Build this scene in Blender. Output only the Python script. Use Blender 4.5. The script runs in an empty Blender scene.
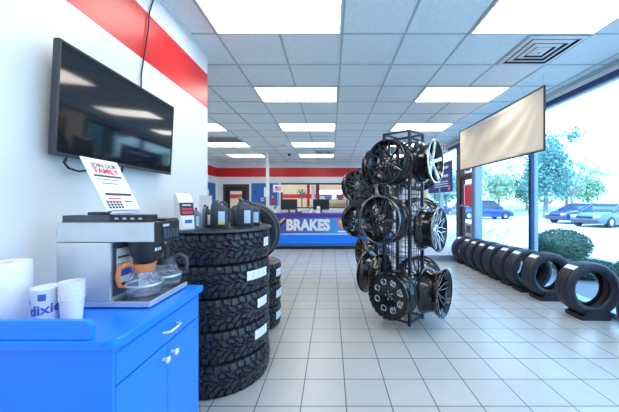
import bpy, bmesh, math, random
from mathutils import Vector, Matrix, Euler
random.seed(7)
S = bpy.context.scene
COL = S.collection
PI = math.pi
R = math.radians

# ------------------------------------------------------------------ camera, world, sun, exposure
F = 280.0                       # focal length in pixels of a 619 px wide frame
CZ = 1.37
cam_d = bpy.data.cameras.new('camera'); cam = bpy.data.objects.new('camera', cam_d); COL.objects.link(cam)
cam.location = (0, 0, CZ); cam.rotation_euler = (R(90), 0, 0)
cam_d.sensor_fit = 'HORIZONTAL'; cam_d.sensor_width = 36.0; cam_d.lens = 36.0*F/619
cam_d.shift_x = -21.5/619; cam_d.shift_y = -3.5/619
cam_d.clip_start = 0.05; cam_d.clip_end = 400
S.camera = cam
S.view_settings.view_transform = 'Standard'; S.view_settings.look = 'None'
S.view_settings.gamma = 1; S.view_settings.use_curve_mapping = False
S.view_settings.exposure = 0.06

w = bpy.data.worlds.new('sky'); S.world = w; w.use_nodes = True
wn = w.node_tree; bgn = wn.nodes['Background']
tc = wn.nodes.new('ShaderNodeTexCoord'); sep = wn.nodes.new('ShaderNodeSeparateXYZ'); rmp = wn.nodes.new('ShaderNodeValToRGB')
wn.links.new(tc.outputs['Generated'], sep.inputs[0]); wn.links.new(sep.outputs['Z'], rmp.inputs[0]); wn.links.new(rmp.outputs[0], bgn.inputs[0])
rmp.color_ramp.elements[0].position = 0.0; rmp.color_ramp.elements[0].color = (.52, .79, 1, 1)
rmp.color_ramp.elements[1].position = 0.7; rmp.color_ramp.elements[1].color = (.30, .60, 1, 1)
bgn.inputs[1].default_value = 4.4

sd = bpy.data.lights.new('sun', 'SUN'); sun = bpy.data.objects.new('sun', sd); COL.objects.link(sun)
sd.energy = 3.0; sd.angle = R(3); sd.color = (1, .97, .92)
sun.rotation_euler = Vector((.55, .25, -1)).to_track_quat('-Z', 'Y').to_euler()
PANEL_STRENGTH = 8.5

# ------------------------------------------------------------------ materials
def mat(name, col=(.5, .5, .5), rough=.5, metal=0.0, emit=None, es=1.0, spec=.5, coat=0.0, trans=0.0, noise=0.0, nscale=30, bump=0.0, bscale=80, ior=1.45):
    m = bpy.data.materials.new(name); m.use_nodes = True
    nt = m.node_tree; b = nt.nodes['Principled BSDF']
    b.inputs['Base Color'].default_value = (*col, 1); b.inputs['Roughness'].default_value = rough
    b.inputs['Metallic'].default_value = metal; b.inputs['Specular IOR Level'].default_value = spec
    b.inputs['Coat Weight'].default_value = coat; b.inputs['Coat Roughness'].default_value = .06
    b.inputs['Transmission Weight'].default_value = trans; b.inputs['IOR'].default_value = ior
    if emit: b.inputs['Emission Color'].default_value = (*emit, 1); b.inputs['Emission Strength'].default_value = es
    if noise or bump:
        t = nt.nodes.new('ShaderNodeTexCoord')
    if noise:
        n = nt.nodes.new('ShaderNodeTexNoise'); n.inputs['Scale'].default_value = nscale; n.inputs['Detail'].default_value = 4
        r = nt.nodes.new('ShaderNodeValToRGB')
        r.color_ramp.elements[0].position = .3; r.color_ramp.elements[1].position = .7
        r.color_ramp.elements[0].color = (*[c*(1-noise) for c in col], 1); r.color_ramp.elements[1].color = (*[min(1, c*(1+noise)) for c in col], 1)
        nt.links.new(t.outputs['Object'], n.inputs[0]); nt.links.new(n.outputs[0], r.inputs[0]); nt.links.new(r.outputs[0], b.inputs['Base Color'])
    if bump:
        n = nt.nodes.new('ShaderNodeTexNoise'); n.inputs['Scale'].default_value = bscale
        bp = nt.nodes.new('ShaderNodeBump'); bp.inputs['Strength'].default_value = bump; bp.inputs['Distance'].default_value = .01
        nt.links.new(t.outputs['Object'], n.inputs[0]); nt.links.new(n.outputs[0], bp.inputs['Height']); nt.links.new(bp.outputs[0], b.inputs['Normal'])
    return m

def glass_mat(name, tint, gloss=.12, rough=.02):
    m = bpy.data.materials.new(name); m.use_nodes = True; nt = m.node_tree; nt.nodes.clear()
    o = nt.nodes.new('ShaderNodeOutputMaterial'); mx = nt.nodes.new('ShaderNodeMixShader')
    tr = nt.nodes.new('ShaderNodeBsdfTransparent'); gl = nt.nodes.new('ShaderNodeBsdfGlossy'); fr0 = nt.nodes.new('ShaderNodeLayerWeight'); fr = nt.nodes.new('ShaderNodeMath'); fr.operation = 'POWER'; fr.inputs[1].default_value = 4; nt.links.new(fr0.outputs['Facing'], fr.inputs[0])
    mu = nt.nodes.new('ShaderNodeMath'); mu.operation = 'MULTIPLY_ADD'; mu.inputs[1].default_value = .5; mu.inputs[2].default_value = gloss*.2
    tr.inputs[0].default_value = (*tint, 1); gl.inputs['Roughness'].default_value = rough
    nt.links.new(fr.outputs[0], mu.inputs[0]); nt.links.new(mu.outputs[0], mx.inputs[0])
    nt.links.new(tr.outputs[0], mx.inputs[1]); nt.links.new(gl.outputs[0], mx.inputs[2]); nt.links.new(mx.outputs[0], o.inputs[0])
    return m

def wall_mat():
    m = mat('painted_wall', (.77, .81, .83), .32, bump=.05, bscale=220)
    nt = m.node_tree; b = nt.nodes['Principled BSDF']
    g = nt.nodes.new('ShaderNodeNewGeometry'); s = nt.nodes.new('ShaderNodeSeparateXYZ'); r = nt.nodes.new('ShaderNodeValToRGB')
    d = nt.nodes.new('ShaderNodeMath'); d.operation = 'DIVIDE'; d.inputs[1].default_value = 4.0
    nt.links.new(g.outputs['Position'], s.inputs[0]); nt.links.new(s.outputs['Z'], d.inputs[0]); nt.links.new(d.outputs[0], r.inputs[0])
    r.color_ramp.interpolation = 'CONSTANT'
    e = r.color_ramp.elements
    e[0].position = 0; e[0].color = (.77, .81, .83, 1)
    e[1].position = 2.42/4; e[1].color = (.68, .018, .022, 1)
    k = e.new(2.79/4); k.color = (.77, .81, .83, 1)
    nt.links.new(r.outputs[0], b.inputs['Base Color'])
    return m

def floor_mat():
    m = mat('floor_tile', (.5, .5, .5), .27, spec=.5)
    nt = m.node_tree; b = nt.nodes['Principled BSDF']
    g = nt.nodes.new('ShaderNodeNewGeometry'); mp = nt.nodes.new('ShaderNodeMapping'); br = nt.nodes.new('ShaderNodeTexBrick')
    mp.inputs['Location'].default_value = (-.103+.305*40, -1.884+.2875*40, 0)
    nt.links.new(g.outputs['Position'], mp.inputs[0]); nt.links.new(mp.outputs[0], br.inputs[0])
    br.offset = 0; br.squash = 1
    br.inputs['Scale'].default_value = 1; br.inputs['Brick Width'].default_value = .305; br.inputs['Row Height'].default_value = .2875
    br.inputs['Mortar Size'].default_value = .0042; br.inputs['Mortar Smooth'].default_value = .1; br.inputs['Bias'].default_value = 0
    br.inputs['Color1'].default_value = (.44, .46, .455, 1); br.inputs['Color2'].default_value = (.47, .485, .475, 1); br.inputs['Mortar'].default_value = (.12, .14, .16, 1)
    n = nt.nodes.new('ShaderNodeTexNoise'); n.inputs['Scale'].default_value = 9; n.inputs['Detail'].default_value = 5
    mx = nt.nodes.new('ShaderNodeMixRGB'); mx.blend_type = 'OVERLAY'; mx.inputs[0].default_value = .06
    nt.links.new(g.outputs['Position'], n.inputs[0]); nt.links.new(br.outputs['Color'], mx.inputs[1]); nt.links.new(n.outputs[0], mx.inputs[2])
    nt.links.new(mx.outputs[0], b.inputs['Base Color'])
    bp = nt.nodes.new('ShaderNodeBump'); bp.invert = True; bp.inputs['Strength'].default_value = .4; bp.inputs['Distance'].default_value = .003
    nt.links.new(br.outputs['Fac'], bp.inputs['Height']); nt.links.new(bp.outputs[0], b.inputs['Normal'])
    return m

def banner_mat():
    m = mat('printed_banner', (.1, .2, .7), .35)
    nt = m.node_tree; b = nt.nodes['Principled BSDF']
    t = nt.nodes.new('ShaderNodeTexCoord'); s = nt.nodes.new('ShaderNodeSeparateXYZ'); nt.links.new(t.outputs['Generated'], s.inputs[0])
    r = nt.nodes.new('ShaderNodeValToRGB'); nt.links.new(s.outputs['X'], r.inputs[0])
    e = r.color_ramp.elements
    e[0].position = 0; e[0].color = (.10, .05, .34, 1); e[1].position = 1; e[1].color = (.02, .10, .62, 1)
    a = e.new(.25); a.color = (.05, .16, .62, 1); a = e.new(.6); a.color = (.06, .34, .80, 1)
    nt.links.new(r.outputs[0], b.inputs['Base Color'])
    return m

M = dict(
    wall=wall_mat(), floor=floor_mat(), banner=banner_mat(),
    ceil=mat('ceiling_tile', (.80, .90, .92), .9, noise=.07, nscale=60, bump=.25, bscale=140),
    grid=mat('ceiling_grid_metal', (.42, .52, .57), .5),
    panel=mat('light_diffuser', (.9, .9, .88), .6, emit=(1, .93, .84), es=PANEL_STRENGTH),
    white=mat('white_plastic', (.82, .83, .84), .4),
    paper=mat('white_paper', (.85, .86, .88), .7),
    black=mat('black_plastic', (.018, .02, .026), .35),
    dgrey=mat('dark_grey_plastic', (.06, .07, .10), .45),
    rubber=mat('tyre_rubber', (.021, .025, .040), .42, spec=.5, noise=.25, nscale=25),
    rubber2=mat('all_terrain_rubber', (.022, .026, .038), .36, spec=.6, noise=.3, nscale=25),
    label=mat('tread_label', (.80, .82, .88), .5),
    blue=mat('blue_laminate', (.004, .23, 1.0), .28, coat=.2),
    knob=mat('pale_knob', (.75, .85, .85), .2, metal=.3),
    steel=mat('stainless_steel', (.62, .66, .68), .36, metal=.55, noise=.08, nscale=6),
    chrome=mat('polished_metal', (.8, .82, .85), .12, metal=1),
    gloss=mat('gloss_black_alloy', (.014, .016, .022), .16, coat=.5, metal=.3),
    darkalloy=mat('dark_satin_alloy', (.07, .075, .09), .25, metal=.8),
    greyalloy=mat('machined_grey_alloy', (.22, .23, .26), .25, metal=.9),
    silver=mat('silver_alloy', (.62, .66, .72), .22, metal=.9),
    bronze=mat('brushed_bronze_alloy', (.20, .17, .10), .22, metal=.9),
    rack=mat('rack_powder_coat', (.02, .028, .05), .4),
    screen=mat('dark_screen', (.006, .009, .014), .06, spec=.9),
    bezel=mat('tv_bezel', (.05, .055, .065), .3, metal=.4),
    cream=mat('cream_fabric', (.66, .60, .50), .85, bump=.1, bscale=300),
    frame=mat('blue_anodised_frame', (.03, .06, .15), .35, metal=.3),
    frame3=mat('mid_blue_post', (.09, .20, .42), .35, metal=.2),
    frame2=mat('light_blue_frame', (.30, .42, .58), .35, metal=.3),
    bronzef=mat('dark_bronze_frame', (.05, .04, .05), .4),
    boxr=mat('red_paint', (.62, .02, .03), .4),
    bluep=mat('blue_panel_paint', (.03, .13, .48), .5),
    beige=mat('beige_wall', (.78, .62, .44), .6),
    poster=mat('poster_blue', (.012, .03, .20), .5),
    redprint=mat('red_print', (.65, .03, .06), .6),
    ink=mat('dark_ink', (.03, .03, .05), .6),
    blueprint=mat('blue_print', (.05, .12, .50), .6),
    palepr=mat('pale_print', (.55, .70, .85), .6),
    yellow=mat('yellow_print', (.75, .55, .05), .5),
    pink=mat('pink_print', (.75, .12, .35), .5),
    purple=mat('purple_counter', (.10, .06, .38), .4),
    navy=mat('dark_navy_laminate', (.015, .02, .09), .4),
    glass=glass_mat('window_glass', (.90, .97, 1.0)),
    cglass=mat('carafe_glass', (.85, .9, 1), .03, trans=.93, ior=1.25),
    orange=mat('orange_handle', (.62, .20, .07), .4),
    jug=mat('oil_jug_plastic', (.035, .055, .085), .32),
    jug2=mat('grey_bottle_plastic', (.16, .22, .28), .35),
    teal=mat('teal_cap', (.02, .12, .14), .35),
    asphalt=mat('pale_lot_concrete', (.62, .64, .66), .9, noise=.05, nscale=2),
    grass=mat('lawn', (.30, .36, .16), .95, noise=.3, nscale=3),
    leaf=mat('leaf_green', (.14, .36, .34), .7, noise=.4, nscale=3),
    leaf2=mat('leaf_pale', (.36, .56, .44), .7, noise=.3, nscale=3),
    hedge=mat('hedge_leaf', (.06, .14, .10), .7, noise=.4, nscale=20),
    bark=mat('bark', (.26, .26, .28), .9),
    carblue=mat('car_paint_blue', (.03, .10, .36), .25, coat=.8, metal=.3),
    carpurple=mat('car_paint_violet', (.08, .08, .34), .25, coat=.8, metal=.3),
    carsilver=mat('car_paint_silver_blue', (.12, .22, .32), .25, coat=.8, metal=.5),
    carglass=mat('car_glass', (.03, .06, .10), .08, spec=.8),
    lamp=mat('car_lamp', (.75, .8, .85), .15),
    redlens=mat('red_sign_letter', (.8, .03, .02), .4),
    slab=mat('platform_grey', (.42, .44, .52), .5),
    shop=mat('shop_floor', (.3, .3, .3), .6),
    green=mat('plant_green', (.08, .30, .08), .6),
)

# ------------------------------------------------------------------ mesh helpers
class MB:
    def __init__(s): s.v = []; s.f = []
    def add(s, vs, fs):
        o = len(s.v); s.v += [Vector(p) for p in vs]; s.f += [tuple(i+o for i in q) for q in fs]; return s
    def box(s, x0, x1, y0, y1, z0, z1, m=None):
        vs = [Vector(p) for p in ((x0,y0,z0),(x1,y0,z0),(x1,y1,z0),(x0,y1,z0),(x0,y0,z1),(x1,y0,z1),(x1,y1,z1),(x0,y1,z1))]
        if m: vs = [m @ p for p in vs]
        return s.add(vs, [(0,3,2,1),(4,5,6,7),(0,1,5,4),(1,2,6,5),(2,3,7,6),(3,0,4,7)])
    def loft(s, rings, closed=False, cap=True):
        n = len(rings[0]); vs = [p for r in rings for p in r]; fs = []
        k = len(rings)
        for i in range(k if closed else k-1):
            j = (i+1) % k
            for a in range(n):
                b = (a+1) % n
                fs.append((i*n+a, i*n+b, j*n+b, j*n+a))
        if cap and not closed:
            fs.append(tuple(range(n-1, -1, -1))); fs.append(tuple((k-1)*n+a for a in range(n)))
        return s.add(vs, fs)
    def lathe(s, prof, n=48, closed=False, m=None, a0=0, cap=False):
        # profile of (r, z) turned about Z
        rings = []
        for (r, z) in prof:
            ring = [Vector((r*math.cos(a0+2*PI*i/n), r*math.sin(a0+2*PI*i/n), z)) for i in range(n)]
            if m: ring = [m @ p for p in ring]
            rings.append(ring)
        return s.loft(rings, closed, cap)
    def tube(s, pts, r, n=8, cap=True):
        pts = [Vector(p) for p in pts]; rings = []
        up = Vector((0, 0, 1)); prev = None
        for i, p in enumerate(pts):
            d = (pts[min(i+1, len(pts)-1)] - pts[max(i-1, 0)]).normalized()
            if prev is None:
                a = up.cross(d)
                if a.length < .1: a = Vector((1, 0, 0)).cross(d)
                a.normalize()
            else:
                a = (prev - d*prev.dot(d)).normalized()
            prev = a; b = d.cross(a); rr = r[i] if isinstance(r, (list, tuple)) else r
            rings.append([p + (a*math.cos(2*PI*k/n) + b*math.sin(2*PI*k/n))*rr for k in range(n)])
        return s.loft(rings, False, cap)
    def bar(s, pts, ws, ts):
        # bar in the XY-ish plane: width along the in-plane normal, thickness along Z (downwards)
        pts = [Vector(p) for p in pts]; rings = []
        for i, p in enumerate(pts):
            d = (pts[min(i+1, len(pts)-1)] - pts[max(i-1, 0)]); d.z = 0; d.normalize()
            q = Vector((-d.y, d.x, 0))*ws[i]/2
            h = Vector((0, 0, ts[i]))
            rings.append([p+q*.7, p-q*.7, p-q-h*.35, p-q*.9-h, p+q*.9-h, p+q-h*.35])
        return s.loft(rings)
    def prism(s, poly, z0, z1, m=None):
        r = [[Vector((x, y, z)) for x, y in poly] for z in (z0, z1)]
        if m: r = [[m @ p for p in q] for q in r]
        return s.loft(r)
    def build(s, name, m, parent=None, smooth=0, bevel=0, loc=None):
        me = bpy.data.meshes.new(name); me.from_pydata([tuple(p) for p in s.v], [], s.f); me.update()
        bm = bmesh.new(); bm.from_mesh(me); bmesh.ops.recalc_face_normals(bm, faces=bm.faces[:]); bm.to_mesh(me); bm.free()
        me.materials.append(m)
        if smooth:
            me.shade_smooth(); me.set_sharp_from_angle(angle=R(smooth))
        o = bpy.data.objects.new(name, me); COL.objects.link(o)
        if parent: o.parent = parent
        if loc: o.location = loc
        if bevel:
            b = o.modifiers.new('bevel', 'BEVEL'); b.width = bevel; b.segments = 2; b.limit_method = 'ANGLE'; b.harden_normals = False
        return o
def box(*a, **k): return MB().box(*a, **k)
def tag(o, label, cat, group=None):
    o['label'] = label; o['category'] = cat
    if group: o['group'] = group
    return o
def thing(name, label, cat, loc=(0, 0, 0), rotz=0, group=None):
    o = bpy.data.objects.new(name, None); COL.objects.link(o); o.location = loc; o.rotation_euler = (0, 0, rotz); o.empty_display_size = .1
    return tag(o, label, cat, group)
def struct(o): o['kind'] = 'structure'; return o
def dup(root, label, loc=None, rot=None, group=None):
    r = root.copy(); COL.objects.link(r); r['label'] = label
    if loc is not None: r.location = loc
    if rot is not None: r.rotation_euler = rot
    if group: r['group'] = group
    for ch in list(root.children):
        c = ch.copy(); COL.objects.link(c); c.parent = r
        for g in list(ch.children):
            d = g.copy(); COL.objects.link(d); d.parent = c
    return r
def text(name, body, size, m, parent, mtx, extrude=.001, sx=1.0, align='CENTER', bold=0.0):
    cu = bpy.data.curves.new(name, 'FONT'); cu.body = body; cu.size = size; cu.align_x = align; cu.align_y = 'CENTER'; cu.extrude = extrude; cu.offset = bold
    cu.resolution_u = 3
    t = bpy.data.objects.new(name, cu); COL.objects.link(t)
    dg = bpy.context.evaluated_depsgraph_get(); me = bpy.data.meshes.new_from_object(t.evaluated_get(dg))
    bpy.data.objects.remove(t)
    me.transform(mtx @ Matrix.Diagonal((sx, 1, 1, 1))); me.materials.clear(); me.materials.append(m)
    o = bpy.data.objects.new(name, me); COL.objects.link(o); o.parent = parent
    return o
def frame_mtx(origin, x, y):
    x = Vector(x).normalized(); y = Vector(y).normalized(); z = x.cross(y)
    return Matrix(((x.x, y.x, z.x, origin[0]), (x.y, y.y, z.y, origin[1]), (x.z, y.z, z.z, origin[2]), (0, 0, 0, 1)))
FACE_FRONT = lambda x, y, z: frame_mtx((x, y, z), (1, 0, 0), (0, 0, 1))     # lettering read by someone looking along +Y
FACE_X = lambda x, y, z: frame_mtx((x, y, z), (0, 1, 0), (0, 0, 1))        # lettering on a face looking to +X

def multi(name, boxes, m, parent=None, bevel=0, smooth=0):
    b = MB()
    for q in boxes: b.box(*q)
    return b.build(name, m, parent, smooth, bevel)

# ------------------------------------------------------------------ the room
CH = 3.01; WX = 3.36; LX = -1.38; LE = 3.13; FX = -4.67; BY = 11.5; RY = -3.4
struct(multi('floor', [(FX-.1, WX, RY-.1, BY+.0, -.12, 0)], M['floor']))
struct(multi('ceiling', [(FX-.1, WX+.30, RY-.1, BY+.1, CH, CH+.15)], M['ceil']))
struct(multi('wall_left', [(LX-.12, LX, RY, LE, 0, CH)], M['wall']))
struct(multi('wall_alcove', [(FX, LX-.12, LE-.12, LE, 0, CH)], M['wall']))
struct(multi('wall_far_left', [(FX-.12, FX, LE-.12, BY, 0, CH)], M['wall']))
struct(multi('wall_rear', [(LX-.12, WX, RY-.12, RY, 0, CH)], M['wall']))
W0, W1, WZ0, WZ1 = -2.06, 2.6, 1.13, 2.17
D0, D1, DZ = -4.42, -3.36, 2.12
struct(multi('wall_back', [(FX, D0, BY, BY+.12, 0, CH), (D0, D1, BY, BY+.12, DZ, CH), (D1, W0, BY, BY+.12, 0, CH),
                           (W0, W1, BY, BY+.12, 0, WZ0), (W0, W1, BY, BY+.12, WZ1, CH), (W1, WX, BY, BY+.12, 0, CH)], M['wall']))
# suspended ceiling grid
g = MB(); gx = []; gy = []
x = .11-.61*8
while x < WX-.02:
    if x > FX: gx.append(x)
    x += .61
y = 2.717-.61*10
while y < BY:
    gy.append(y); y += .61
for x in gx: g.box(x-.010, x+.010, RY, BY, CH-.006, CH)
for y in gy: g.box(FX, WX-.09, y-.009, y+.009, CH-.0055, CH)
struct(g.build('trim_1', M['grid']))
# wall angle round the ceiling on the visible side walls
struct(multi('trim_2', [(LX, LX+.025, RY, LE, CH-.02, CH-.001), (FX, WX-.1, BY-.025, BY, CH-.02, CH-.001)], M['white']))
# soffit trim over the window wall
struct(multi('trim_3', [(WX-.085, WX-.02, RY, BY, CH-.03, CH-.001)], M['grid'], bevel=.006))
struct(multi('trim_4', [(WX-.02, WX+.18, RY, BY, 2.93, CH-.001)], M['white']))
# window wall: header, mullions, panes, kerb
HZ = 2.90; GX = WX+.05
struct(multi('wall_right', [(WX, WX+.3, RY-.12, BY+.12, CH-.02, CH+.3), (WX-.0, WX+.14, RY-.12, RY+.6, 0, CH), (WX, WX+.14, 10.6, BY+.12, 0, CH)], M['wall']))
struct(multi('trim_5', [(WX-.005, WX+.11, RY+.6, 10.6, HZ-.035, 2.93)], M['frame']))
struct(multi('trim_6', [(WX+.02, WX+.09, RY+.6, 10.6, HZ-.06, HZ-.035)], M['frame2']))
struct(multi('trim_7', [(WX-.04, WX+.14, RY+.6, 6.60, 0, .07), (WX-.04, WX+.14, 7.45, 10.6, 0, .07)], M['frame2']))
ms = [-2.8, -1.1, .1, 1.5, 3.02, 4.50, 6.14, 7.62, 9.1, 10.55]
def mull(y0, y1, n):
    o = multi('window_%d_mullion' % n, [(WX-.01, WX+.10, y0, y1, .07, HZ-.06)], M['frame']); struct(o)
    struct(multi('window_%d_stop' % n, [(WX+.0, WX+.11, y0-.035, y0, .07, HZ-.06)], M['frame2']))
k = 0
panes = [(RY+.6, .4), (.5, 1.75), (1.83, 3.02), (3.12, 4.69), (4.755, 6.43), (7.45, 8.6), (8.7, 10.6)]
for i, (a, b) in enumerate(panes):
    w_ = bpy.data.objects.new('window_%d' % (i+1), None); COL.objects.link(w_); struct(w_)
    multi('pane', [(GX, GX+.01, a, b, .07, HZ-.05)], M['glass'], w_)
    if i < 4:
        multi('mullion', [(WX-.01, WX+.045, b, b+.065, .07, HZ-.05)], M['frame'], w_, bevel=.004)
        multi('glazing_stop', [(WX+.045, WX+.11, b+.0, b+.06, .07, HZ-.05)], M['frame2'], w_)
    if i >= 5: multi('mullion', [(WX-.01, WX+.10, a-.1, a, .07, HZ-.05)], M['frame2'], w_, bevel=.004)
# wide blue post between the window and the glass exit door
o = bpy.data.objects.new('trim_8', None); COL.objects.link(o); struct(o)
multi('post_face', [(WX-.03, WX+.12, 6.50, 6.64, .0, HZ-.05)], M['frame3'], o, bevel=.004)
multi('post_edge', [(WX-.045, WX+.12, 6.43, 6.50, .0, HZ-.05)], M['frame2'], o, bevel=.004)
# glass exit door with transom
d = bpy.data.objects.new('door_2', None); COL.objects.link(d); struct(d)
multi('frame', [(WX-.03, WX+.12, 7.26, 7.45, 0, HZ-.05), (WX-.02, WX+.12, 6.64, 7.26, 2.02, 2.10), (WX+.02, WX+.10, 6.64, 6.69, 0, 2.02), (WX+.02, WX+.10, 7.20, 7.26, 0, 2.02), (WX+.02, WX+.10, 6.69, 7.20, 0, .18), (WX+.02, WX+.10, 6.69, 7.20, 1.94, 2.02)], M['bronzef'], d, bevel=.004)
multi('pane', [(GX, GX+.01, 6.69, 7.20, .18, 1.94), (GX, GX+.01, 6.64, 7.26, 2.10, HZ-.05)], M['glass'], d)
b = MB(); b.tube([(WX-.04, 6.68, 1.29), (WX-.04, 7.22, 1.29)], .014); b.box(WX-.045, WX+.02, 6.68, 6.70, 1.27, 1.31); b.box(WX-.045, WX+.02, 7.2, 7.22, 1.27, 1.31)
b.build('push_bar', M['chrome'], d, 40)
# back door
d = bpy.data.objects.new('door_1', None); COL.objects.link(d); struct(d)
multi('frame', [(D0, D0+.10, BY-.03, BY+.1, 0, DZ), (D1-.10, D1, BY-.03, BY+.1, 0, DZ), (D0+.1, D1-.1, BY-.03, BY+.1, DZ-.10, DZ)], M['bronzef'], d)
multi('leaf', [(D0+.1, D0+.26, BY+.01, BY+.06, 0, DZ-.1), (D1-.30, D1-.1, BY+.01, BY+.06, 0, DZ-.1), (D0+.26, D1-.3, BY+.01, BY+.06, 1.84, DZ-.1), (D0+.26, D1-.3, BY+.01, BY+.06, 0, .9)], M['black'], d)
multi('pane', [(D0+.26, D1-.3, BY+.03, BY+.04, .9, 1.84)], M['glass'], d)
multi('handle', [(D1-.24, D1-.2, BY-.05, BY+.01, .95, 1.1)], M['chrome'], d)
# baseboards
struct(multi('baseboard_back', [(FX, D0, BY-.015, BY, 0, .1), (D1, WX, BY-.015, BY, 0, .1)], M['dgrey']))
struct(multi('baseboard_left', [(LX, LX+.012, RY, LE, 0, .1)], M['dgrey']))
# back window into the service bay
wn_ = bpy.data.objects.new('window_8', None); COL.objects.link(wn_); struct(wn_)
multi('frame', [(W0, W1, BY-.03, BY+.13, WZ1-.06, WZ1), (W0, W1, BY-.03, BY+.13, WZ0, WZ0+.05), (W0, W0+.06, BY-.03, BY+.13, WZ0+.05, WZ1-.06), (W1-.06, W1, BY-.03, BY+.13, WZ0+.05, WZ1-.06), (-.56, -.48, BY-.03, BY+.13, WZ0+.05, WZ1-.06), (.98, 1.06, BY-.03, BY+.13, WZ0+.05, WZ1-.06)], M['bronzef'], wn_)
multi('pane', [(W0, W1, BY+.05, BY+.06, WZ0, WZ1)], M['glass'], wn_)
struct(multi('trim_9', [(W0, W1, BY-.06, BY, WZ0-.06, WZ0)], M['white']))
# service bay behind the back wall
SB = 16.5
struct(multi('wall_bay_back', [(-6, -.75, SB, SB+.1, 0, 3.6), (-.75, .65, SB, SB+.1, 0, 1.75), (-.75, .65, SB, SB+.1, 2.1, 3.6), (.65, 4, SB, SB+.1, 0, 3.6)], M['beige']))
struct(multi('wall_bay_left', [(-6.1, -6, BY+.12, SB+.1, 0, 3.6)], M['beige']))
struct(multi('wall_bay_right', [(4, 4.1, BY+.12, SB+.1, 0, 3.6)], M['beige']))
struct(multi('floor_bay', [(-6, 4, BY+.0, SB, -.12, 0)], M['shop']))
struct(multi('ceiling_bay', [(-6, 4, BY+.12, SB+.1, 3.6, 3.7)], M['white']))
struct(multi('trim_10', [(-6, 4, SB-.02, SB, 1.62, 1.86)], M['boxr']))
bl = thing('bay_fill_light', 'long unseen strip light added to brighten the service bay', 'ceiling light', (0, 0, 0))  # out of view above the window, added to brighten the bay
multi('housing', [(-4.5, 3, 13.15, 14.35, 3.5, 3.6)], M['white'], bl)
multi('diffuser', [(-4.4, 2.9, 13.2, 14.3, 3.48, 3.5)], M['panel'], bl)
for i, (x, c, l) in enumerate([(-1.02, 'boxr', 'red steel lift post in the bay behind the back window'), (-.80, 'white', 'white steel lift post beside the red one in the bay'), (-.62, 'boxr', 'narrow red pipe rising beside the back window divider')]):
    t = thing('lift_post', l, 'post', (x, 12.6, 0))
    multi('column', [(-.06, .06, -.06, .06, .02, 3.4)], M[c], t); multi('foot_plate', [(-.12, .12, -.12, .12, 0, .02)], M['dgrey'], t)
t = thing('parts_shelf', 'dark loaded parts shelf in the bay seen through the right back window pane', 'shelf', (.9, 15.6, 0))
multi('upright', [(-1.6, -1.55, 0, .5, 0, 1.53), (1.55, 1.6, 0, .5, 0, 1.53), (-.02, .02, 0, .5, 0, 1.53)], M['rack'], t)
multi('shelf_board', [(-1.6, 1.6, 0, .5, z, z+.03) for z in (.5, 1.0, 1.5)], M['greyalloy'], t)
for i in range(9):
    c = ['steel', 'bluep', 'white', 'dgrey'][i % 4]
    o = multi('parts_box', [(-.13, .13, -.13, .13, 0, .2+.04*(i % 3))], M[c]); o.location = (.9-1.4+i*.34, 15.85, 1.532)
    tag(o, '%s parts box on the bay shelf, %s from the left' % ({'steel': 'metal', 'bluep': 'blue', 'white': 'white', 'dgrey': 'dark grey'}[c], ['first', 'second', 'third', 'fourth', 'fifth', 'sixth', 'seventh', 'eighth', 'ninth'][i]), 'box', 'boxes on the bay shelf')
t = thing('wall_fan', 'round black fan on a stand seen through the left back window pane', 'fan', (-1.52, 14.6, 0))
MB().tube([(0, 0, .02), (0, 0, 1.65)], .03).build('pole', M['dgrey'], t, 40)
MB().lathe([(.3, 0), (.3, .03), (.02, .03), (.02, 0)], 20).build('foot', M['dgrey'], t, 40)
mm = Matrix.Translation((0, -.08, 1.85)) @ Matrix.Rotation(R(90), 4, 'X')
MB().lathe([(.20, .0), (.22, .0), (.22, .10), (.20, .10)], 24, closed=True, m=mm).build('guard', M['black'], t, 40)
b = MB()
for k in range(5):
    a = k*2*PI/5; b.bar([(.02*math.cos(a), .02*math.sin(a), .07), (.17*math.cos(a), .17*math.sin(a), .05)], [.05, .12], [.008, .008])
b.v = [mm @ p for p in b.v]; b.build('blades', M['dgrey'], t)

# ------------------------------------------------------------------ ceiling lights
ordn = ['first', 'second', 'third', 'fourth', 'fifth', 'sixth']
proto = None
cols = [(-1.11, 'middle row', 'above the aisle', [-4, -1, 2, 5, 8, 11]), (1.33, 'right row', 'towards the windows', [-4, -1, 2, 5, 8, 11]), (-3.55, 'left row', 'over the far left alcove', [5, 8, 11])]
for cx, rn, where, ks in cols:
    if cx > -3: ks = [-1, 2, 5, 8, 11, -4, -7]  # last two rows are unseen, added to brighten the near left wall and cabinet
    for i, k in enumerate(ks):
        y0 = 2.717+.61*k
        if k < -1: lab = 'added unseen ceiling light behind the camera, %s, %s one' % (rn, 'nearer' if k == -4 else 'farther')
        else: lab = 'rectangular ceiling light, %s from the camera, %s %s' % (ordn[i], rn, where)
        if proto is None:
            proto = thing('ceiling_light', lab, 'ceiling light', (cx, y0, CH-.013), group='recessed ceiling light panels')
            multi('diffuser', [(.03, 1.19, .03, .58, .0, .004)], M['panel'], proto)
            multi('frame', [(.012, .03, .012, .598, -.002, .012), (1.19, 1.208, .012, .598, -.002, .012), (.03, 1.19, .012, .03, -.002, .012), (.03, 1.19, .58, .598, -.002, .012)], M['white'], proto)
        else:
            dup(proto, lab, (cx, y0, CH-.013))
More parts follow.
